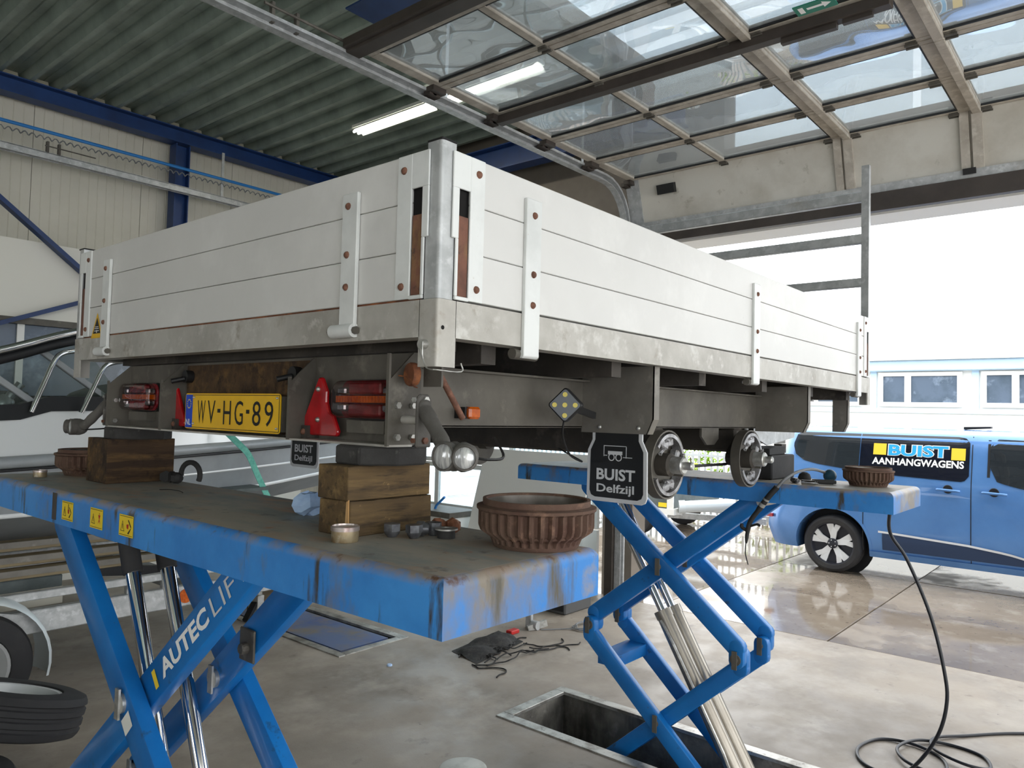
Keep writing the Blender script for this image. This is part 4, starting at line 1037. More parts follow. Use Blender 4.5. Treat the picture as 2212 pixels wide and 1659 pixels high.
    for x in (1.29, 2.005):
        hub(x, .195, 1.556, -1); hub(x, TW-.195, 1.556, 1)
        MB().box(x+.06, x+.15, .26, TW-.26, 1.575, 1.68).build('axle_beam', 'chassis_dark', o, bevel=.01)
    MB().prism([(0, 0), (.16, 0), (.16, -.045), (.12, -.07), (.05, -.07), (0, -.035)], (1.80, .30, 1.68), X, Z, .01).build('axle_mount', 'galv_dark', o)
    MB().prism([(0, 0), (.62, 0), (.62, -.05), (.25, -.085), (0, -.02)], (2.28, .31, 1.682), X, Z, .01).build('drawbar_plate', 'galv', o)
    MB().cyl((1.33, .25, 1.535), (1.95, .25, 1.53), .006, n=8).build('brake_rod', 'black_plastic', o)
    MB().bar((2.6, .5, 1.64), (4.3, .9, 1.60), .08, .09).bar((2.6, TW-.5, 1.64), (4.3, TW-.9, 1.60), .08, .09).build('drawbar', 'galv_dark', o)
    MB().box(2.72, 2.78, .30, .34, 1.555, 1.60).build('coupling_lug', 'chassis_dark', o)
    return o
trailer()
# ------------------------------------------------------------------ things lying on the lifts
P1, P2 = 1.4365, 1.4365
def timber(x0, x1, y0, y1, z0, z1, label, m='timber', rz=0):
    c = V(((x0+x1)/2, (y0+y1)/2, z0)); w, d, h = x1-x0, y1-y0, z1-z0; b = MB(); n = 8
    rr = random.Random(int(x0*1000+z0*100))
    # slightly worn, uneven block
    q = []
    for i in range(n+1):
        t = -w/2+w*i/n
        for (yy, zz) in ((-d/2, 0), (d/2, 0), (d/2, h), (-d/2, h)):
            j = .0025 if 0 < zz else .0
            q.append(c+V((t, yy+rr.uniform(-.0015, .0015), zz+(rr.uniform(-j, 0) if zz else 0))))
    b.add(q, [(4*i+k, 4*i+(k+1) % 4, 4*i+4+(k+1) % 4, 4*i+4+k) for i in range(n) for k in range(4)]+[(3, 2, 1, 0), (4*n, 4*n+1, 4*n+2, 4*n+3)])
    o = b.build('timber_block', m, origin=c, bevel=.0018)
    o.rotation_euler.z = rz
    return tag(o, label, 'block', 'timber blocks propping the trailer')
b1 = timber(-.012, .235, .245, .36, P1, 1.516, 'lower brown timber block of the stack under the trailer tail')
b2 = timber(-.016, .232, .250, .362, 1.5165, 1.5945, 'upper brown timber block under the near black rubber pad')
MB().prism([(0, .004), (.011, 0), (.013, .02), (.010, .066), (.003, .07), (.002, .03)], (-.0128, .2455, 1.449), Y, Z, -.0025).build('fresh_split', 'fresh_wood', b1)
timber(.045, .285, 1.69, 1.865, P1, 1.595, 'dark oily timber block under the far end of the trailer tail', 'timber_dark')
def pad(c, r, h, label, rz=0):
    b = MB(); pts = []
    for i in range(8):
        t = PI/8+PI/4*i
        pts.append((r*math.cos(t), r*math.sin(t)))
    b.prism(pts, c, X, Y, h); o = b.build('rubber_pad', 'pad_rubber', origin=c, bevel=.004); o.rotation_euler.z = rz
    return tag(o, label, 'pad', 'rubber pads under the trailer beam')
pad(V((.112, .290, 1.595)), .112, .0425, 'thick dark octagonal rubber pad on the near timber stack')
pad(V((.150, 1.69, 1.5955)), .112, .042, 'dark rubber pad between the far timber block and the lamp beam')
def drum(c, label, R=.128, h=.101):
    """brake drum lying hub face down: ribbed band, step and open rim on top"""
    o = thing('brake_drum', label, 'brake drum', c, 'brake drums taken off the trailer'); n = 136
    prof = [(0, .006), (.070, .006), (.092, .0), (.096, .010), (.100, .022), (.122, .040), (.126, .052), (.126, .088), (.130, .0931), (.130, .100), (.117, .104), (.117, .118), (.110, .118), (.108, .112), (.106, .03), (0, .026)]
    k = R/.128; b = MB(); vs = []; m = len(prof)
    for j, (r, z) in enumerate(prof):
        rib = 1.0 if .020 < z < .093 and r > .099 and j < 9 else 0
        for i in range(n):
            t = 2*PI*i/n; groove = -.011*rib if (i % 4) > 1 else 0
            rr = max(r+groove, 1e-4)*k
            vs.append(V(c)+V((rr*math.cos(t), rr*math.sin(t), z*h/.118)))
    f = [(j*n+i, j*n+(i+1) % n, (j+1)*n+(i+1) % n, (j+1)*n+i) for j in range(m-1) for i in range(n)]
    b.add(vs, f); b.build('drum_shell', 'cast_rust', o, smooth=25)
    MB().lathe([(.1045*k, .03*h/.118), (.1075*k, .1125*h/.118)], c, Z, n=48).build('brake_face', 'drum_inside', o, smooth=60) if False else None
    q = MB(); ring = []
    for r, z in ((.1052, .032), (.1078, .112)):
        ring += [V(c)+V((r*k*math.cos(2*PI*i/64), r*k*math.sin(2*PI*i/64), z*h/.118)) for i in range(64)]
    q.add(ring, [(i, (i+1) % 64, 64+(i+1) % 64, 64+i) for i in range(64)]); q.build('brake_face', 'drum_inside', o, smooth=60)
    b = MB(); b.lathe([(.022*k, .026*h/.118), (.034*k, .026*h/.118), (.034*k, .045*h/.118), (.022*k, .045*h/.118)], c, Z, n=24, closed=True); b.build('bearing_seat', 'drum_inside', o, smooth=40)
    return o
D0 = drum(V((.230, -.088, P1)), 'rusty ribbed brake drum at the near corner of the foreground lift')
dup(D0, (.15, 2.10, P1), (0, 0, .3), 'rusty ribbed brake drum half hidden behind the dark timber block')
dup(D0, (2.56, -.15, P2), (0, 0, .7), 'rusty ribbed brake drum at the end of the lift by the doorway', scale=.83)
def tin(c, r, h, label):
    o = thing('grease_cap', label, 'cap', c, 'grease caps')
    MB().lathe([(r*.93, 0), (r*.95, .002), (r*.95, h*.72), (r*.8, h*.74)], c, Z, n=28).build('cap_body', 'cap_tin', o, smooth=40)
    MB().lathe([(r, h*.70), (r, h*.96), (r*.95, h), (r*.90, h), (r*.88, h*.90), (r*.2, h*.90)], c, Z, n=28).build('cap_rim', 'cap_lid', o, smooth=40)
tin(V((-.045, .218, P1)), .0305, .034, 'small tin grease cap standing in front of the near timber stack')
tin(V((-.035, 2.085, P1)), .024, .026, 'small tin grease cap near the left end of the lift')
def nut(c, m, rot, label, r=.0135, name='wheel_nut', group='wheel nuts on the lift'):
    r *= 1.22; b = MB(); h = .030
    b.lathe([(r*1.12, 0), (r*1.12, h*.55)], (0, 0, 0), Z, n=6); b.lathe([(r, h*.55), (r*.9, h*.75), (r*.55, h), (r*.5, h)], (0, 0, 0), Z, n=16)
    o = b.build(name, m, origin=(0, 0, 0), smooth=30); o.location = V(c); o.rotation_euler = rot
    return tag(o, label, 'nut', group)
z = P1
nut((.068, .196, z+.030), 'nut_steel', (PI, 0, .3), 'grey wheel nut furthest from the rusty nuts, nearest the timber stack', .015)
nut((.092, .150, z+.030), 'nut_steel', (PI*.99, .0, .9), 'grey wheel nut standing cone down in front of the timber stack', .014)
nut((.118, .168, z+.017), 'nut_steel', (PI/2, .2, .5), 'grey wheel nut lying on its side against the timber stack', .0125)
nut((.152, .150, z+.030), 'nut_steel', (PI, 0, .1), 'grey wheel nut beside the black seal ring', .0145)
nut((.178, .175, z+.017), 'nut_rust', (PI/2, 0, 1.2), 'pale rusty wheel nut behind the black seal ring', .0125)
nut((.215, .152, z+.017), 'nut_rust', (PI/2, 0, -.5), 'brown rusty wheel nut nearest the large drum', .0135)
s = thing('seal_ring', 'black grease seal ring with a metal lip among the wheel nuts', 'seal', (.150, .106, z))
MB().lathe([(.020, 0), (.020, .018), (.012, .018), (.012, 0)], (.150, .106, z), Z, n=24, closed=True).build('seal_body', 'rubber', s, smooth=40)
MB().lathe([(.022, .0182), (.026, .0185), (.026, .022), (.012, .023), (.012, .0182)], (.150, .106, z), Z, n=24, closed=True).build('seal_lip', 'zinc', s, smooth=40)
for i, (x, y, lab) in enumerate(((.262, 1.612, 'dark oily wheel nut nearest the hook eye on the lift'), (.256, 1.640, 'dark oily wheel nut in the middle beside the dark timber block'), (.244, 1.652, 'dark oily wheel nut leaning on the dark timber block'))):
    nut((x-.02+i*.006, y-.02+i*.012, z+.019), 'rubber', (PI/2, 0, .4+i), lab, .0155, group='dark nuts by the timber block')
def hook_eye():
    c = V((.272, 1.535, z)); o = MB(); pts = []
    for i in range(15):
        t = -.15*PI+1.2*PI*i/14; pts.append(c+V((.012*math.cos(t), -.046*math.cos(t), .034+.044*math.sin(t))))
    o.tube([p+V((.0, 0, 0)) for p in pts], .0095, 8)
    tag(o.build('hook_eye', 'rubber', smooth=50), 'dark curved hook eye lying beside the dark nuts', 'hook')
hook_eye()
def wad():
    c = V((.125, .60, z)); b = MB(); rr = random.Random(3); vs = []; n, m = 9, 6
    for j in range(m+1):
        for i in range(n):
            t = 2*PI*i/n; ph = PI*j/m; r = .031*(1+rr.uniform(-.38, .30))
            vs.append(c+V((r*math.sin(ph)*math.cos(t)*1.1, r*math.sin(ph)*math.sin(t)*1.25, max(0, .027-r*math.cos(ph)))))
    b.add(vs, [(j*n+i, j*n+(i+1) % n, (j+1)*n+(i+1) % n, (j+1)*n+i) for j in range(m) for i in range(n)])
    tag(b.build('paper_towel', 'tissue'), 'crumpled light blue paper towel next to the timber stack', 'towel')
wad()
tag(MB().tube(spline([(.10, 1.40, z+.002), (.12, 1.36, z+.004), (.125, 1.31, z+.003), (.115, 1.27, z+.002)], 5), .0012, 5).build('wire_offcut', 'black_plastic'), 'thin black wire offcut lying on the foreground lift deck', 'wire')
# ---- on the lift by the doorway
s = thing('support_block', 'black stepped rubber support block under the trailer on the doorway lift', 'block', (2.60, .305, P2))
MB().box(2.45, 2.745, .245, .365, P2, 1.552).build('lower_block', 'rubber', s, bevel=.006)
MB().prism([(0, 0), (.20, 0), (.20, .040), (.07, .041), (0, .03)], (2.47, .345, 1.5525), X, Z, .08).build('upper_block', 'rubber', s, bevel=.003)
MB().box(2.747, 2.756, .25, .36, P2, 1.548).build('end_plate', 'galv_dark', s)
b = MB(); b.ball((2.60, .028, P2+.030), .030, 16); b.build
o = thing('brake_cable', 'black brake cable with a teal end ball, hanging over the edge of the doorway lift', 'cable', (2.60, -.005, P2))
b.build('end_ball', 'teal_plastic', o, smooth=60)
MB().tube(spline([(2.585, .045, P2+.045), (2.45, .06, P2+.064), (2.33, .085, P2+.055), (2.265, .115, P2+.025), (2.25, .150, P2-.02)], 6), .0068, 8).build('cable_sheath', 'cable_grey', o, smooth=60)
MB().tube(spline([(2.252, .145, P2-.012), (2.248, .18, P2-.055), (2.245, .225, P2-.12)], 6), .013, 10).build('rubber_sleeve', 'rubber', o, smooth=60)
MB().cyl((2.246, .205, P2-.09), (2.246, .214, P2-.104), .0145, n=12).cyl((2.246, .190, P2-.068), (2.246, .194, P2-.075), .0145, n=12).build('clamp_ring', 'zinc', o, smooth=40)
MB().tube(spline([(2.245, .225, P2-.12), (2.243, .262, P2-.175), (2.242, .275, P2-.23), (2.242, .280, P2-.275)], 5), [.012, .011, .011, .011, .011, .011, .011, .011, .011, .010, .009, .009, .009, .008, .006, .005], 8).build('yoke_stem', 'rubber', o, smooth=60)
MB().tube(spline([(2.242, .268, P2-.20), (2.238, .23, P2-.185), (2.236, .215, P2-.19)], 4), .006, 6).tube(spline([(2.243, .275, P2-.22), (2.240, .30, P2-.205), (2.24, .300, P2-.19)], 4), .008, 6).build('yoke_arm', 'rubber', o)
MB().tube(spline([(2.242, .281, P2-.27), (2.242, .283, P2-.32), (2.242, .270, P2-.37)], 4), .0028, 6).build('inner_wire', 'black_plastic', o)
for i, (a, c, r, m, lab) in enumerate((((2.44, .145, P2+.011), (2.40, .11, P2+.011), .011, 'nut_steel', 'short steel socket lying beside the black support block'), ((2.36, .075, P2+.010), (2.36, .015, P2+.010), .010, 'chrome', 'bright socket extension lying on the doorway lift'), ((2.42, .05, P2+.011), (2.46, -.03, P2+.012), .011, 'rubber', 'black rubber bellows lying behind the bright socket'))):
    b = MB(); b.cyl(a, c, r, n=14); d = (V(c)-V(a)).normalized(); b.cyl(V(c), V(c)+d*.012, r*.7, n=14); b.cyl(V(a)+d*.004, V(a)+d*.010, r*1.0001, n=14)
    tag(b.build('socket', m, smooth=40), lab, 'socket')
b = MB(); b.lathe([(.030, 0), (.030, .010), (.024, .026), (.012, .034), (0, .036)], (2.66, .165, P2), Z, n=20)
tag(b.build('dust_cap', 'rubber', smooth=50), 'black domed dust cap beside the black support block', 'cap')
# ---- air hose hanging from the doorway lift and coiled on the floor
def hose():
    p = [(2.74, -.20, 1.345), (2.86, -.17, 1.20), (2.90, -.237, 1.072), (2.90, -.335, .831), (2.90, -.392, .59), (2.90, -.402, .446), (2.90, -.365, .289), (2.93, -.27, .12)]
    c = V((3.22, -.12, 0)); r = .008
    fl = [(2.98, -.17, .02), (3.02, -.04, r), (3.12, .04, r), (3.26, .06, r), (3.42, 0, r), (3.46, -.14, r+.004), (3.40, -.28, r), (3.26, -.34, r), (3.16, -.28, r+.006), (3.20, -.16, r+.012), (3.34, -.10, r+.014), (3.52, -.16, r+.01), (3.60, -.30, r), (3.56, -.45, r), (3.42, -.50, r), (3.36, -.40, r+.012), (3.44, -.25, r+.016), (3.62, -.22, r+.008), (3.80, -.34, r), (4.05, -.56, r), (4.3, -.9, r), (4.5, -1.5, r), (4.5, -2.4, r)]
    tag(MB().tube(spline(p+fl, 8), .0082, 8).build('air_hose', 'hose_black', smooth=60, origin=(3.2, -.2, 0)), 'long black air hose hanging from the doorway lift and coiled on the floor', 'hose')
hose()

# ------------------------------------------------------------------ on the workshop floor
def net():
    c = V((3.1, 2.60, 0)); rr = random.Random(5); b = MB(); n, m = 48, 26
    def fn(u, v):
        x = -.28+.62*u; y = -.16+.32*v; e = max(0, 1-((x-.03)/.34)**2-(y/.17)**2)
        zz = .078*e**.6*(.75+.25*math.sin(x*24+2*math.sin(y*16)))*(.85+.15*math.cos(y*26+x*9))
        return c+V((x+.25*y, y+.15*x, max(.003, zz)))
    b.grid(fn, n, m)
    o = b.build('cargo_net', 'net_black', origin=c); tag(o, 'heap of black cargo net with loose cords on the concrete floor', 'net')
    for k in range(14):
        p = []; x, y = rr.uniform(-.42, .3), rr.uniform(-.30, .02); a = rr.uniform(0, 6)
        for i in range(11):
            p.append(c+V((x, y, .006+.03*max(0, 1-abs(x)/.3)*abs(math.sin(i+k)))))
            a += rr.uniform(-.9, 1.1); x += .05*math.cos(a); y += .04*math.sin(a)
        MB().tube(spline(p, 4), .005, 5).build('cord', 'net_black', o)
    return o
net()
def coil_cable():
    pts = []; c = V((4.06, 2.36, .006))
    for i in range(70):
        t = i*.33; r = .10+.02*math.sin(i*.7); pts.append(c+V((r*math.cos(t)*1.2, r*math.sin(t), .004*(i % 9)/2+.004)))
    pts += [c+V((-.2, .12, 0)), c+V((-.33, .22, 0))]
    tag(MB().tube(pts, .0045, 5).build('power_cable', 'cable_grey'), 'grey power cable coiled on the floor by the black case', 'cable')
coil_cable()
o = thing('tool_case', 'black tool case standing on the floor near the doorway', 'case', (4.42, 2.82, 0)); 
MB().box(4.22, 4.62, 2.70, 2.94, 0, .27).build('case_body', 'case_black', o, bevel=.012)
MB().box(4.212, 4.219, 2.72, 2.92, .03, .24).build('case_side', 'black_plastic', o); MB().tube(spline([(4.32, 2.82, .27), (4.33, 2.82, .31), (4.51, 2.82, .31), (4.52, 2.82, .27)], 4), .008, 6).build('handle', 'zinc', o)
o = thing('jockey_wheel_clamp', 'zinc jockey wheel bracket lying on the floor behind the net', 'bracket', (3.72, 2.68, 0))
MB().box(3.70, 3.73, 2.66, 2.72, 0, .20).box(3.69, 3.83, 2.70, 2.76, .13, .20).build('bracket_plate', 'galv', o, bevel=.004)
MB().cyl((3.72, 2.60, .035), (3.72, 2.66, .035), .035, n=18).build('small_wheel', 'galv', o, smooth=40)
MB().bar((3.66, 2.66, .01), (3.80, 2.58, .05), .03, .05).build('lever', 'zinc', o)
tag(MB().box(3.46, 3.56, 2.66, 2.72, 0, .03).build('red_clip', 'red_plastic', bevel=.006), 'small red plastic clip on the floor beside the net', 'clip')
o = thing('tow_coupling', 'tow coupling on a wooden block on the floor beyond the near scissor arms', 'coupling', (2.45, 4.45, 0))
MB().box(2.36, 2.58, 4.36, 4.62, 0, .17).build('wooden_block', 'timber', o, bevel=.006)
MB().box(2.30, 2.36, 4.36, 4.50, .0, .20).cyl((2.33, 4.40, .20), (2.33, 4.40, .30), .03, n=12).bar((2.26, 4.42, .26), (2.46, 4.42, .30), .05, .04).build('clamp', 'zinc', o, bevel=.004)
MB().bar((2.20, 4.36, .02), (2.30, 4.40, .14), .05, .03).build('clamp_foot', 'black_plastic', o)
b = MB(); b.lathe([(0, .012), (.014, .012), (.018, .008), (.018, 0), (0, 0)], (2.35, 2.80, 0), Z, n=16)
tag(b.build('bottle_cap', 'tissue', smooth=40), 'small pale blue cap lying on the concrete floor', 'cap')
b = MB(); b.lathe([(0, .004), (.108, .004), (.115, .001), (.115, 0)], (1.64, 1.43, 0), Z, n=40)
tag(b.build('floor_plate', 'plate_pale', smooth=40), 'round pale metal plate set in the concrete floor', 'plate')
# ---- white things against the glazed door
o = MB(); q = [(4.66, 4.42, .02), (4.66, 2.98, .02), (4.92, 2.93, 1.36), (4.92, 4.30, 1.36)]
q2 = [(x+.025, y, z_) for x, y, z_ in q]; o.add(q+q2, [(0, 1, 2, 3), (7, 6, 5, 4), (0, 4, 5, 1), (1, 5, 6, 2), (2, 6, 7, 3), (3, 7, 4, 0)])
tag(o.build('white_board', 'white_paint', origin=(4.7, 3.7, .02)), 'large white board leaning against the glazed door', 'board').location.z = 0
o = thing('workbench', 'pale low cabinet with a grey top below the glazed door', 'cabinet', (4.78, 5.2, 0))
MB().box(4.58, 5.0, 4.48, 6.0, 0, .60).build('cabinet_body', 'white_paint', o, bevel=.004); MB().box(4.56, 5.0, 4.46, 6.02, .60, .66).build('cabinet_top', 'galv_dark', o, bevel=.003)
MB().tube([(4.575, 4.52, .56), (4.55, 4.52, .56), (4.55, 4.64, .56), (4.575, 4.64, .56)], .006, 6).build('handle', 'white_metal', o)
tag(MB().tube(spline([(4.70, 4.82, .66), (4.70, 4.80, .70), (4.70, 4.74, .75), (4.70, 4.68, .80)], 5), .014, 8).build('hose_nozzle', 'gas_blue', smooth=60), 'bent bright blue hose nozzle standing on the low cabinet', 'nozzle')
# ------------------------------------------------------------------ boat on its trailer, loose tyres
BC = 4.62
def hb(x): return 1.02 if x < -.2 else max(.03, 1.02*(1-((x+.2)/3.9)**1.9))
def zr(x): return 1.385+.036*max(x, -1)
def boat():
    o = thing('motor_boat', 'silver aluminium motor boat with black trim behind the lift', 'boat', (.8, BC, .62))
    xs = [-2.6+6.25*i/40 for i in range(41)]
    def strip(name, m, fa, fb, thick=.02, both=True):
        for s in ((-1, 1) if both else (-1,)):
            b = MB(); q = []
            for x in xs:
                (ya, za), (yb, zb_) = fa(x), fb(x)
                q += [V((x, BC+s*ya, za)), V((x, BC+s*yb, zb_))]
            b.add(q, [(2*i, 2*i+1, 2*i+3, 2*i+2) for i in range(len(xs)-1)]); b.build(name, m, o, smooth=50)
    zg = lambda x: 1.60+.05*max(0, min(1, (x-.36)/.08))+.03*max(x, 0)
    strip('topside', 'boat_white', lambda x: (hb(x)-.02, zr(x)+.02), lambda x: (hb(x)-.07, zg(x)))
    strip('gunwale', 'boat_black', lambda x: (hb(x)-.06, zg(x)), lambda x: (hb(x)-.08, zg(x)+.085))
    strip('gunwale_cap', 'boat_black', lambda x: (hb(x)-.08, zg(x)+.085), lambda x: (max(.0, hb(x)-.20), zg(x)+.085))
    for s in (-1, 1):
        MB().tube([V((x, BC+s*(hb(x)+.0), zr(x)-.012)) for x in xs], .034, 8).build('rub_rail', 'boat_alu_dark', o, smooth=60)
        MB().tube([V((x, BC+s*(hb(x)-.006), zr(x)-.055)) for x in xs], .010, 6).build('rub_strip', 'boat_black', o, smooth=60)
    strip('side_panel', 'boat_alu_dark', lambda x: (hb(x)-.02, zr(x)-.03), lambda x: (hb(x)*.93, zr(x)-.19))
    strip('lower_panel', 'boat_alu_dark', lambda x: (hb(x)*.93, zr(x)-.19), lambda x: (hb(x)*.86, 1.075+.07*max(0, x-1.4)))
    for s in (-1, 1):
        MB().tube([V((x, BC+s*hb(x)*.932, zr(x)-.185)) for x in xs], .009, 6).build('white_moulding', 'boat_white', o, smooth=60)
        MB().tube([V((x, BC+s*hb(x)*.862, 1.075+.07*max(0, x-1.4))) for x in xs], .014, 6).build('spray_rail', 'boat_white', o, smooth=60)
    strip('bottom', 'boat_alu_dark', lambda x: (hb(x)*.86, 1.075+.07*max(0, x-1.4)), lambda x: (hb(x)*.30, .86+.10*max(0, x-1.2)))
    strip('keel_strake', 'boat_alu_dark', lambda x: (hb(x)*.30, .86+.10*max(0, x-1.2)), lambda x: (0, .74+.14*max(0, x-1.0)))
    MB().box(-2.62, -2.58, BC-.98, BC+.98, .8, 1.6).build('transom', 'boat_alu', o)
    MB().box(-2.5, 2.0, BC-.85, BC+.85, 1.12, 1.14).build('cockpit_floor', 'boat_grey', o)
    # windscreen: frames with panes, hand rails
    yn = BC-.93
    MB().tube(spline([(-1.2, yn+.02, 1.62), (-.6, yn+.02, 1.83), (.12, yn+.02, 1.955), (.62, yn+.05, 2.13), (.95, yn+.14, 2.20), (1.25, yn+.32, 2.02), (1.42, yn+.42, 1.72)], 6), .022, 10).build('top_rail', 'chrome', o, smooth=60)
    MB().tube(spline([(-1.2, yn+.05, 1.58), (-.6, yn+.05, 1.79), (.12, yn+.05, 1.905), (.62, yn+.08, 2.08), (.95, yn+.17, 2.15)], 6), .030, 10).build('rail_padding', 'boat_black', o, smooth=60)
    for a, c in (((.16, yn+.06, 1.92), (.52, yn+.06, 1.66)), ((.48, yn+.10, 2.02), (.95, yn+.16, 1.70)), ((-.5, yn+.06, 1.80), (-.1, yn+.06, 1.66))):
        MB().bar(a, c, .03, .035).build('screen_post', 'boat_alu_dark', o, bevel=.004)
    MB().add([(-.3, yn+.07, 1.66), (1.0, yn+.14, 1.70), (.7, yn+.12, 2.10), (-.3, yn+.07, 1.84)], [(0, 1, 2, 3)]).build('side_screen', 'windscreen', o)
    for x, h in ((.52, .34), (.78, .30), (-.25, .26)):
        MB().tube(spline([(x-.10, yn+.0, 1.66), (x-.04, yn+.0, 1.64+h*.55), (x+.01, yn+.0, 1.64+h*.95), (x+.06, yn+.02, 1.64+h*1.08), (x+.16, yn+.08, 1.64+h*1.15)], 5), .015, 8).build('grab_rail', 'chrome', o, smooth=60)
    MB().box(.25, .55, BC-.5, BC-.1, 1.14, 1.78).box(-.1, .2, BC-.55, BC-.15, 1.14, 1.68).build('helm_console', 'boat_grey', o, bevel=.03, seg=2)
    w = MB(); w.lathe([(.15, -.012), (.166, 0), (.15, .012), (.135, 0)], (.22, BC-.42, 1.82), (-.7, 0, .7), n=24, closed=True); w.cyl((.22, BC-.42, 1.82), (.32, BC-.42, 1.70), .02, n=8); w.bar((.12, BC-.42, 1.72), (.33, BC-.42, 1.92), .03, .015)
    w.build('steering_wheel', 'boat_black', o, smooth=60)
    b = MB(); c = V((1.15, BC-.62, 1.70)); rr = random.Random(4)
    b.grid(lambda u, v: c+V((.42*math.cos(PI*v)*(1+.1*math.sin(9*u)), .34*math.cos(2*PI*u)*math.sin(PI*v), .19*math.sin(2*PI*u)*math.sin(PI*v)*(1+.15*math.sin(7*v)))), 18, 12)
    b.build('canvas_cover', 'boat_grey', o, smooth=60)
    b = MB(); c = V((.06, BC-.8, 1.66)); b.cyl(c, c+V((.13, .0, .18)), .03, n=10).ball(c+V((.15, 0, .2)), .035, 10); b.build('throttle_lever', 'boat_black', o, smooth=50)
    MB().ball((.34, BC-.72, 1.70), .06, 10).cyl((.28, BC-.72, 1.62), (.42, BC-.74, 1.82), .025, n=8).build('deck_hardware', 'boat_alu', o, smooth=50)
    return o
boat()
def strap():
    pts = [V((1.60, 3.86, 1.62)), V((1.72, 3.735, 1.46)), V((1.80, 3.735, 1.38)), V((1.92, 3.80, 1.22)), V((2.03, 3.84, 1.06)), V((2.2, 3.88, .80))]
    b = MB(); P = spline(pts, 5); q = []
    for i, p in enumerate(P):
        d = (P[min(i+1, len(P)-1)]-P[max(i-1, 0)]).normalized(); s = d.cross(Y).normalized()
        q += [p-s*.022, p+s*.022, p+s*.022-Y*.004, p-s*.022-Y*.004]
    n = len(P); b.add(q, [(4*i+k, 4*i+(k+1) % 4, 4*i+4+(k+1) % 4, 4*i+4+k) for i in range(n-1) for k in range(4)]+[(3, 2, 1, 0), (4*n-4, 4*n-3, 4*n-2, 4*n-1)])
    tag(b.build('lashing_strap', 'strap_teal', smooth=40), 'pale teal lashing strap running down over the side of the boat', 'strap')
strap()
def tyre(b_tread, c, axis, R, w, root, n=48, rk=.60):
    """tyre with grooved tread, wall and rim as three parts"""
    rim = R*rk
    prof = [(rim, -w*.42), (rim*1.05, -w*.5), (R*(rk+1)/2*1.03, -w*.53), (R*.955, -w*.46), (R*.985, -w*.38)]
    for g in (-.24, 0.0, .24):
        prof += [(R, (g-.06)*w), (R*.985, (g-.05)*w), (R*.970, (g-.03)*w), (R*.970, (g+.03)*w), (R*.985, (g+.05)*w), (R, (g+.06)*w)]
    prof += [(R*.985, w*.38), (R*.955, w*.46), (R*(rk+1)/2*1.03, w*.53), (rim*1.05, w*.5), (rim, w*.42)]
    MB().lathe(prof, c, axis, n=n, closed=True).build('tyre', 'tyre', root, smooth=35)
def wheel(c, axis, R, w, root, hubm='rim'):
    tyre(None, c, axis, R, w, root)
    r = R*.60; a = V(axis).normalized()
    h = MB(); h.lathe([(r*.98, w*.40), (r*1.02, w*.46), (r*.94, w*.44), (r*.88, w*.28), (r*.80, w*.10), (r*.62, w*.06), (r*.48, w*.14), (r*.28, w*.16), (r*.26, w*.24), (.001, w*.26)], c, axis, n=36, cap0=False); d = h.build('rim_disc', hubm, root, smooth=40)
    up = V((0, 0, 1)) if abs(a.z) < .9 else V((1, 0, 0)); e1 = a.cross(up).normalized(); e2 = a.cross(e1)
    for i in range(8):
        t = 2*PI*i/8; p = V(c)+(e1*math.cos(t)+e2*math.sin(t))*r*.70+a*w*.085
        MB().cyl(p, p+a*.004, r*.075, n=10).build('vent_hole', 'hole_shade', d)
def boat_trailer():
    o = thing('boat_trailer', 'galvanised boat trailer with mudguards standing under the boat', 'trailer', (.6, BC, 0))
    yb = 3.64
    for y in (yb, 2*BC-yb):
        MB().box(-2.6, 2.9, y, y+.06, .425, .555).build('frame_rail', 'galv', o, bevel=.006)
        MB().box(-1.6, 2.2, y+.03, y+.08, .605, .650).build('upper_rail', 'galv', o, bevel=.004)
        for x in (.98, 1.2, 1.9): MB().box(x, x+.04, y+.03, y+.07, .555, .605).build('rail_post', 'galv', o)
    for x in (-1.6, .0, 1.45, 2.3): MB().box(x, x+.08, yb+.06, 2*BC-yb, .44, .54).build('cross_beam', 'galv', o)
    for k, (y, z) in enumerate(((4.02, .83), (3.97, .75), (3.92, .68))):
        MB().box(-2.4, 2.3, y, y+.10, z, z+.055).build('bunk_plank', 'boat_wood', o, bevel=.004)
        MB().box(-2.4, 2.3, y-.012, y-.001, z+.02, z+.055).build('bunk_edge', 'galv_mid', o)
    MB().box(-2.2, .72, 3.96, 4.3, .56, .675).build('storage_box', 'boat_grey', o, bevel=.01)
    MB().box(-2.2, .72, 3.95, 3.958, .50, .60).build('storage_panel', 'wall_panel', o)
    MB().bar((.9, 3.98, .66), (1.55, 4.1, .56), .05, .06).bar((1.5, 4.0, .45), (1.5, 4.0, .85), .05, .05).build('bunk_bracket', 'boat_black', o)
    MB().cyl((1.335, yb-.012, .492), (1.335, yb, .492), .045, n=18).build('side_lens', 'lens_orange', o, smooth=40)
    c = V((.17, 3.66, .295))
    for cc, ax in ((c, (0, -1, 0)), (V((.17, 2*BC-3.66, .295)), (0, 1, 0))):
        w = thing('wheel', None, None, (0, 0, 0)) if False else None
        wheel(cc, ax, .295, .18, o)
        b = MB(); q = []; n = 20
        for i in range(n+1):
            t = PI*(-.08)+PI*1.16*i/n; r = .375
            for (rr, yy) in ((r-.02, -.115), (r, -.095), (r+.012, 0), (r, .095), (r-.02, .115)):
                q.append(cc+V((rr*math.cos(t), yy, rr*math.sin(t))))
        b.add(q, [(5*i+k, 5*i+k+1, 5*i+5+k+1, 5*i+5+k) for i in range(n) for k in range(4)])
        g = b.build('mudguard', 'mudguard', o, smooth=50)
        MB().bar(cc+V((.28, .05, .23)), cc+V((.42, .05, .17)), .05, .05).bar(cc+V((.0, .0, .3)), cc+V((.30, -.0, .22)), .05, .02).build('guard_stay', 'galv', o)
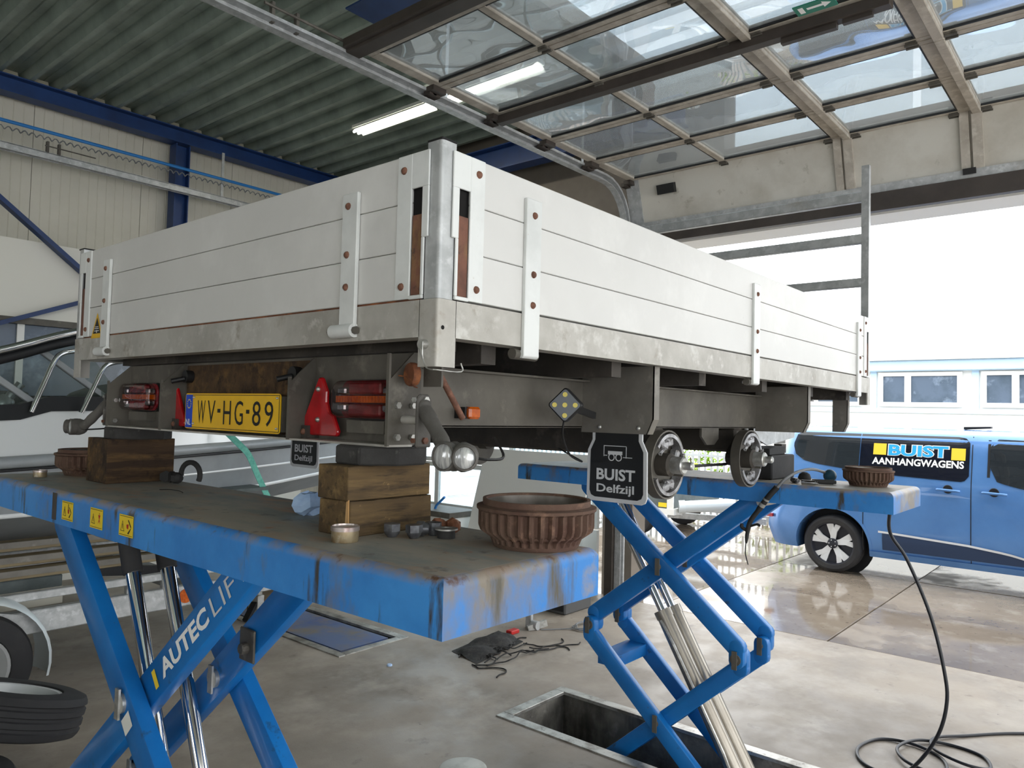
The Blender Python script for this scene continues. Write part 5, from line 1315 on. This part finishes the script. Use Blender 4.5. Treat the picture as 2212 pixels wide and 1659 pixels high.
boat_trailer()
t1 = thing('loose_wheel', 'loose wheel with worn tread leaning in the lower left corner', 'wheel', (0, 0, 0), 'loose wheels on the floor')
wheel(V((0, 0, 0)), (0, 0, 1), .31, .19, t1, 'boat_white')
t1.location = (.17, 2.95, .285); t1.rotation_mode = 'QUATERNION'; t1.rotation_quaternion = Z.rotation_difference(V((.30, .08, .95)).normalized())
t2 = dup(t1, (-.22, 2.60, .100), (0, 0, 0), 'loose wheel lying flat beneath the leaning one, bottom left')
t2.rotation_mode = 'XYZ'; t2.rotation_euler = (0, 0, 0)
# ------------------------------------------------------------------ outside: van, parked trailer, fence, shrubs, building
VX = 7.9
def vin(z):
    """inward lean of the van's side at height z"""
    P = [(.22, .07), (.30, .03), (.45, .0), (.95, .0), (1.12, .015), (1.55, .13), (1.60, .17), (1.635, .28), (1.66, .55), (1.67, .95)]
    for (a, b), (c, d) in zip(P, P[1:]):
        if z <= c: return b+(d-b)*(z-a)/(c-a)
    return P[-1][1]
def vrear(z): 
    P = [(.22, 2.34), (.48, 2.42), (.60, 2.40), (.75, 2.33), (1.15, 2.27), (1.6, 2.20), (1.68, 2.10)]
    for (a, b), (c, d) in zip(P, P[1:]):
        if z <= c: return b+(d-b)*(z-a)/(c-a)
    return P[-1][1]
def van():
    o = thing('van', 'blue panel van with yellow and blue lettering parked outside the doorway', 'van', (VX+.95, .2, 0))
    zs = [.24, .30, .38, .45, .6, .75, .95, 1.04, 1.12, 1.25, 1.4, 1.55, 1.60, 1.635, 1.655, 1.668]
    ys = [0, .01, .025, .05, .09, .15, .25, .35, .45, .55, .65, .75, .85, .93, .97, 1.0]
    prof = [(vin(z), z) for z in zs]; W = 1.9
    ring = [(x, z) for x, z in prof]+[(W-x, z) for x, z in reversed(prof)]; n = len(ring)
    b = MB(); q = []
    for s in ys:
        for (x, z) in ring:
            yr = vrear(z); yf = -2.3+.9*max(0, (z-.95)/.7)**1.2
            y = yr+(yf-yr)*s
            rnd = .12*max(0, 1-s/.05)**2 if s < .05 else .18*max(0, (s-.93)/.07)**2
            x2 = x+(rnd if x < W/2 else -rnd)
            q.append(V((VX+x2, y, z)))
    m = len(ys); f = [(i*n+k, i*n+(k+1) % n, (i+1)*n+(k+1) % n, (i+1)*n+k) for i in range(m-1) for k in range(n)]+[list(range(n)), [(m-1)*n+k for k in range(n)][::-1]]
    b.add(q, f); body = b.build('body', 'van_blue', o, smooth=40)
    # wheel arches cut out of the body
    cut = MB(); 
    for y in (1.64, -1.25): cut.cyl((VX-.2, y, .325), (VX+.32, y, .325), .405, n=40)
    ct = cut.build('cutter', 'van_black', None, origin=(0, 0, 0))
    md = body.modifiers.new('arch', 'BOOLEAN'); md.object = ct; md.operation = 'DIFFERENCE'; md.solver = 'EXACT'
    bpy.context.view_layer.update()
    dg = bpy.context.evaluated_depsgraph_get(); me = bpy.data.meshes.new_from_object(body.evaluated_get(dg))
    body.modifiers.clear(); body.data = me; bpy.data.objects.remove(ct)
    me.set_sharp_from_angle(angle=math.radians(40))
    for y in (1.64, -1.25):
        l = MB(); qv = []; k = 26
        for i in range(k+1):
            t = -.05*PI+1.1*PI*i/k
            for r, x in ((.402, -.004), (.43, -.004), (.43, .02), (.402, .30)): qv.append(V((VX+x+(vin(max(.24, .325+r*math.sin(t))) if x < .1 else 0), y+r*math.cos(t), .325+r*math.sin(t))))
        l.add(qv, [(4*i+j, 4*i+(j+1) % 4, 4*i+4+(j+1) % 4, 4*i+4+j) for i in range(k) for j in range(4)]); l.build('arch_lip', 'van_blue', o, smooth=40)
        MB().lathe([(.40, .28), (.40, .285), (0, .285)], (VX, y, .325), X, n=30).build('arch_liner', 'van_black', o)
        c = V((VX+.13, y, .325)); R = .322; w = .21
        wl = MB(); tyre(None, c, (-1, 0, 0), R, w, o, rk=.72)
        rr = .236
        d = MB().lathe([(rr, w*.40), (rr+.006, w*.46), (rr-.008, w*.44), (rr-.02, w*.2), (.05, w*.1), (.045, w*.22), (0, w*.23)], c, (-1, 0, 0), n=36, cap0=False).build('rim_well', 'alloy_dark', o, smooth=40)
        for i in range(5):
            t = PI/2+2*PI*i/5+.05
            def P(r, dt, dx): return c+V((-dx, r*math.cos(t+dt)*1, r*math.sin(t+dt)))
            s = MB(); pts = [(.055, -.55), (.09, -.36), (.226, -.36), (.229, -.02), (.185, .03), (.229, .10), (.229, .36), (.14, .28), (.055, .50)]
            a = [P(r, dt, w*.36 if r > .1 else w*.30) for r, dt in pts]; bk = [P(r, dt, w*.22) for r, dt in pts]; kk = len(pts)
            s.add(a+bk, [list(range(kk)), [kk+j for j in range(kk)][::-1]]+[(j, (j+1) % kk, kk+(j+1) % kk, kk+j) for j in range(kk)]); s.build('spoke', 'alloy', d)
        MB().lathe([(.058, w*.34), (.05, w*.37), (0, w*.375)], c, (-1, 0, 0), n=20).build('hub_cap', 'alloy_dark', d, smooth=40)
        for i in range(5):
            t = 2*PI*i/5; p = c+V((-w*.36, .038*math.cos(t), .038*math.sin(t))); MB().cyl(p, p-X*.008, .006, n=8).build('wheel_bolt', 'alloy', d)
    def patch(name, m, ylo, yhi, zb_, zt_, off, ny=14, nz=6, thick=None):
        p = MB()
        def fn(u, v):
            y = yhi+(ylo-yhi)*u; z = zb_(y)+(zt_(y)-zb_(y))*v
            return V((VX+vin(z)-off, y, z))
        p.grid(fn, ny, nz); return p.build(name, m, o, smooth=60)
    def interp(P):
        def f(y):
            if y >= P[0][0]: return P[0][1]
            for (a, b_), (c, d) in zip(P, P[1:]):
                if y >= c: return b_+(d-b_)*(y-a)/(c-a)
            return P[-1][1]
        return f
    zb1 = interp([(2.10, 1.42), (2.07, 1.33), (1.97, 1.26), (1.80, 1.225), (1.45, 1.185), (.99, 1.150), (.36, 1.128), (.31, 1.145), (.285, 1.19)])
    zt1 = interp([(2.10, 1.46), (2.07, 1.56), (2.02, 1.592), (.38, 1.592), (.31, 1.575), (.285, 1.53)])
    patch('rear_window', 'van_glass', 1.36, 2.10, zb1, zt1, .006, 24); patch('window_panel', 'van_dark', .285, 1.352, zb1, zt1, .006, 30)
    patch('front_window', 'van_glass', -1.5, .105, interp([(.105, 1.30), (.09, 1.20), (.03, 1.145), (-.2, 1.09), (-1.5, 1.06)]), interp([(.105, 1.50), (.09, 1.55), (.05, 1.58), (-1.0, 1.57), (-1.5, 1.20)]), .006, 24)
    patch('window_surround', 'van_black', .10, .125, lambda y: 1.19, lambda y: 1.57, .004, 2)
    for y in (.262, 1.30): patch('door_seam', 'van_black', y-.004, y+.004, lambda y: .30, lambda y: 1.60 if y < 1 else 1.18, .003, 1, 14)
    # lower cladding with a bright moulding
    cb = interp([(1.22, .30), (-1.0, .26)]); cl = interp([(1.10, .515), (.28, .470), (-.06, .43), (-.5, .33), (-.8, .30)])
    patch('lower_cladding', 'van_clad', -.8, 1.10, lambda y: .33, cl, .008, 20); patch('trim_moulding', 'alloy', -.75, 1.14, cl, lambda y: cl(y)+.022, .014, 20, 2)
    patch('sill', 'van_blue', -.86, 1.235, lambda y: .235, lambda y: .30, .02, 10, 3)
    for y in (.46, .05):
        p = MB(); p.tube(spline([(VX-.004, y+.11, 1.035), (VX-.034, y+.09, 1.037), (VX-.036, y-.06, 1.033), (VX-.02, y-.10, 1.03)], 5), .014, 8); p.build('door_handle', 'van_blue', o, smooth=60)
        MB().lathe([(.045, 0), (.04, .004), (0, .002)], (VX-.004, y+.01, 1.045), (-1, 0, 0), n=16).build('handle_recess', 'van_black', o)
    MB().box(VX+.02, VX+.30, 2.33, 2.42, .56, .60).build('tail_lamp', 'reflector_red', o)
    MB().prism([(0, 0), (.26, .02), (.26, .04), (0, .03)], (VX+.9, .45, 1.668), -Y, Z, .12).build('roof_aerial', 'van_black', o)
    # lettering on the side panel
    def on(y, z, off=.009): return V((VX+vin(z)-off, y, z))
    U = (on(0, 1.5)-on(0, 1.2)).normalized()
    def sq(y0, y1, z0, z1, m, off=.010, name='logo_square'):
        MB().add([on(y0, z0, off), on(y1, z0, off), on(y1, z1, off), on(y0, z1, off)], [(0, 1, 2, 3)]).build(name, m, o)
    sq(1.216, 1.084, 1.368, 1.492, 'logo_yellow'); sq(.452, .322, 1.348, 1.472, 'logo_yellow')
    text('lettering_outline', 'BUIST', on(1.070, 1.360), -Y, U, .600, .138, 'ink_white', o, bold=.075, spacing=1.0)
    text('lettering', 'BUIST', on(1.060, 1.366, .011), -Y, U, .580, .124, 'logo_blue', o, bold=.035, spacing=1.0)
    text('lettering', 'AANHANGWAGENS', on(1.222, 1.262), -Y, U, .890, .080, 'ink_white', o, bold=.03)
    return o
van()
def parked_trailer():
    o = thing('box_trailer', 'grey box trailer with a silver tube parked outside beyond the lift', 'trailer', (9.1, 4.3, 0)); x = 8.6
    MB().box(x, x+1.6, 4.05, 6.2, .42, .88).build('box_body', 'boat_grey', o, bevel=.01)
    MB().box(x-.02, x, 4.0, 4.1, .38, .86).build('corner_post', 'white_paint', o); MB().box(x-.03, x+1.6, 3.98, 6.2, .34, .42).build('floor_rail', 'white_paint', o)
    MB().box(x-.012, x-.001, 4.11, 4.24, .44, .50).build('maker_plate', 'sticker', o)
    MB().cyl((x+.1, 3.88, .46), (x+.45, 3.30, .52), .085, n=20).cyl((x+.05, 3.95, .455), (x+.1, 3.88, .46), .095, n=20).build('storage_tube', 'mudguard', o, smooth=40)
    MB().bar((x+.2, 4.2, .31), (x+.6, 2.9, .31), .08, .08).bar((x+1.4, 4.2, .31), (x+.9, 2.9, .31), .08, .08).build('drawbar', 'galv', o)
    for xx, ax in ((x+.05, (-1, 0, 0)), (x+1.5, (1, 0, 0))): wheel(V((xx, 4.62, .29)), ax, .29, .18, o)
parked_trailer()
def fence():
    o = thing('bar_fence', 'pale grey bar fence at the edge of the yard', 'fence', (11.0, 5.0, 0)); first = None
    MB().box(10.985, 11.015, 2.2, 9.0, 1.06, 1.10).build('top_rail', 'fence_metal', o); MB().box(10.985, 11.015, 2.2, 9.0, .12, .16).build('bottom_rail', 'fence_metal', o)
    y = 2.25
    while y < 8.9:
        if first is None: first = MB().box(10.99, 11.01, y, y+.035, .05, 1.15).build('bar', 'fence_metal', o); y0 = y
        else:
            c = first.copy(); COL.objects.link(c); c.location.y = y-y0
        y += .115
fence()
def shrub(c, rx, ry, rz, m, label, seed, n=520):
    o = thing('shrub', label, 'shrub', (c[0], c[1], 0), 'shrubs behind the fence'); rr = random.Random(seed); b = MB()
    for i in range(n):
        a = rr.uniform(0, 2*PI); ph = math.acos(rr.uniform(-1, 1)); r = rr.uniform(.55, 1)
        p = V(c)+V((rx*r*math.sin(ph)*math.cos(a), ry*r*math.sin(ph)*math.sin(a), rz*r*math.cos(ph)))
        d = V((rr.uniform(-1, 1), rr.uniform(-1, 1), rr.uniform(-.4, .8))).normalized(); e = d.cross(V((rr.uniform(-1, 1), rr.uniform(-1, 1), 1))).normalized(); s = rr.uniform(.05, .10)
        b.add([p, p+d*s+e*s*.35, p+d*s*2, p+d*s-e*s*.35], [(0, 1, 2, 3)])
    tag(b.build('foliage', m, o, clean=False), kind='stuff')
    st = MB()
    for k in range(4): st.tube([(c[0], c[1]+.05*k, 0), (c[0]+rr.uniform(-.3, .3)*rx, c[1]+rr.uniform(-.5, .5)*ry, c[2]+.3*rz)], .015, 5)
    st.build('stem', 'bark', o)
shrub((11.9, 5.3, .75), .5, .62, .75, 'leaf', 'yellow green shrub behind the fence between the hubs', 1)
shrub((11.8, 3.9, .6), .45, .55, .6, 'leaf', 'low yellow green shrub behind the fence nearest the van', 2)
shrub((12.2, 7.0, .8), .6, .75, .85, 'leaf_dark', 'darker green shrub behind the fence furthest from the van', 3)
def building():
    bx = 16.0
    o = thing('office_building', 'long white building with pale blue bands and windows across the yard', 'building', (bx+2, 0, 0))
    MB().box(bx+.06, bx+6, -14, 5.6, 0, 3.05).build('wall', 'white_paint', o)
    MB().box(bx-.10, bx+6.1, -14.1, 5.7, 2.80, 3.02).build('roof_band', 'sky_blue_paint', o, bevel=.02); MB().box(bx-.2, bx+6.1, -14.1, 5.7, 3.02, 3.08).build('roof_edge', 'white_paint', o)
    MB().box(bx+.02, bx+.058, -14, 5.6, 1.94, 2.03).build('sill_band', 'sky_blue_paint', o)
    y = 5.2
    while y > -13:
        MB().box(bx+.03, bx+.059, y-.12, y, 2.03, 2.80).build('pier', 'sky_blue_paint', o)
        f = MB(); a, c = y-1.70, y-.16; f.box(bx+.0, bx+.05, a, c, 2.07, 2.16).box(bx+.0, bx+.05, a, c, 2.70, 2.78)
        f.box(bx+.0, bx+.05, a, a+.09, 2.16, 2.70).box(bx+.0, bx+.05, c-.09, c, 2.16, 2.70).box(bx+.0, bx+.05, c-.62, c-.50, 2.16, 2.70)
        w = f.build('window', 'white_paint', o)
        for y0, y1 in ((a+.09, c-.62), (c-.50, c-.09)): MB().box(bx+.03, bx+.04, y0, y1, 2.16, 2.70).build('pane', 'window_grey', w)
        y -= 1.86
    MB().tube([(bx-.3, .55, 2.92), (bx-.02, .50, 2.62)], .05, 8).build('wall_lamp', 'white_paint', o)
building()
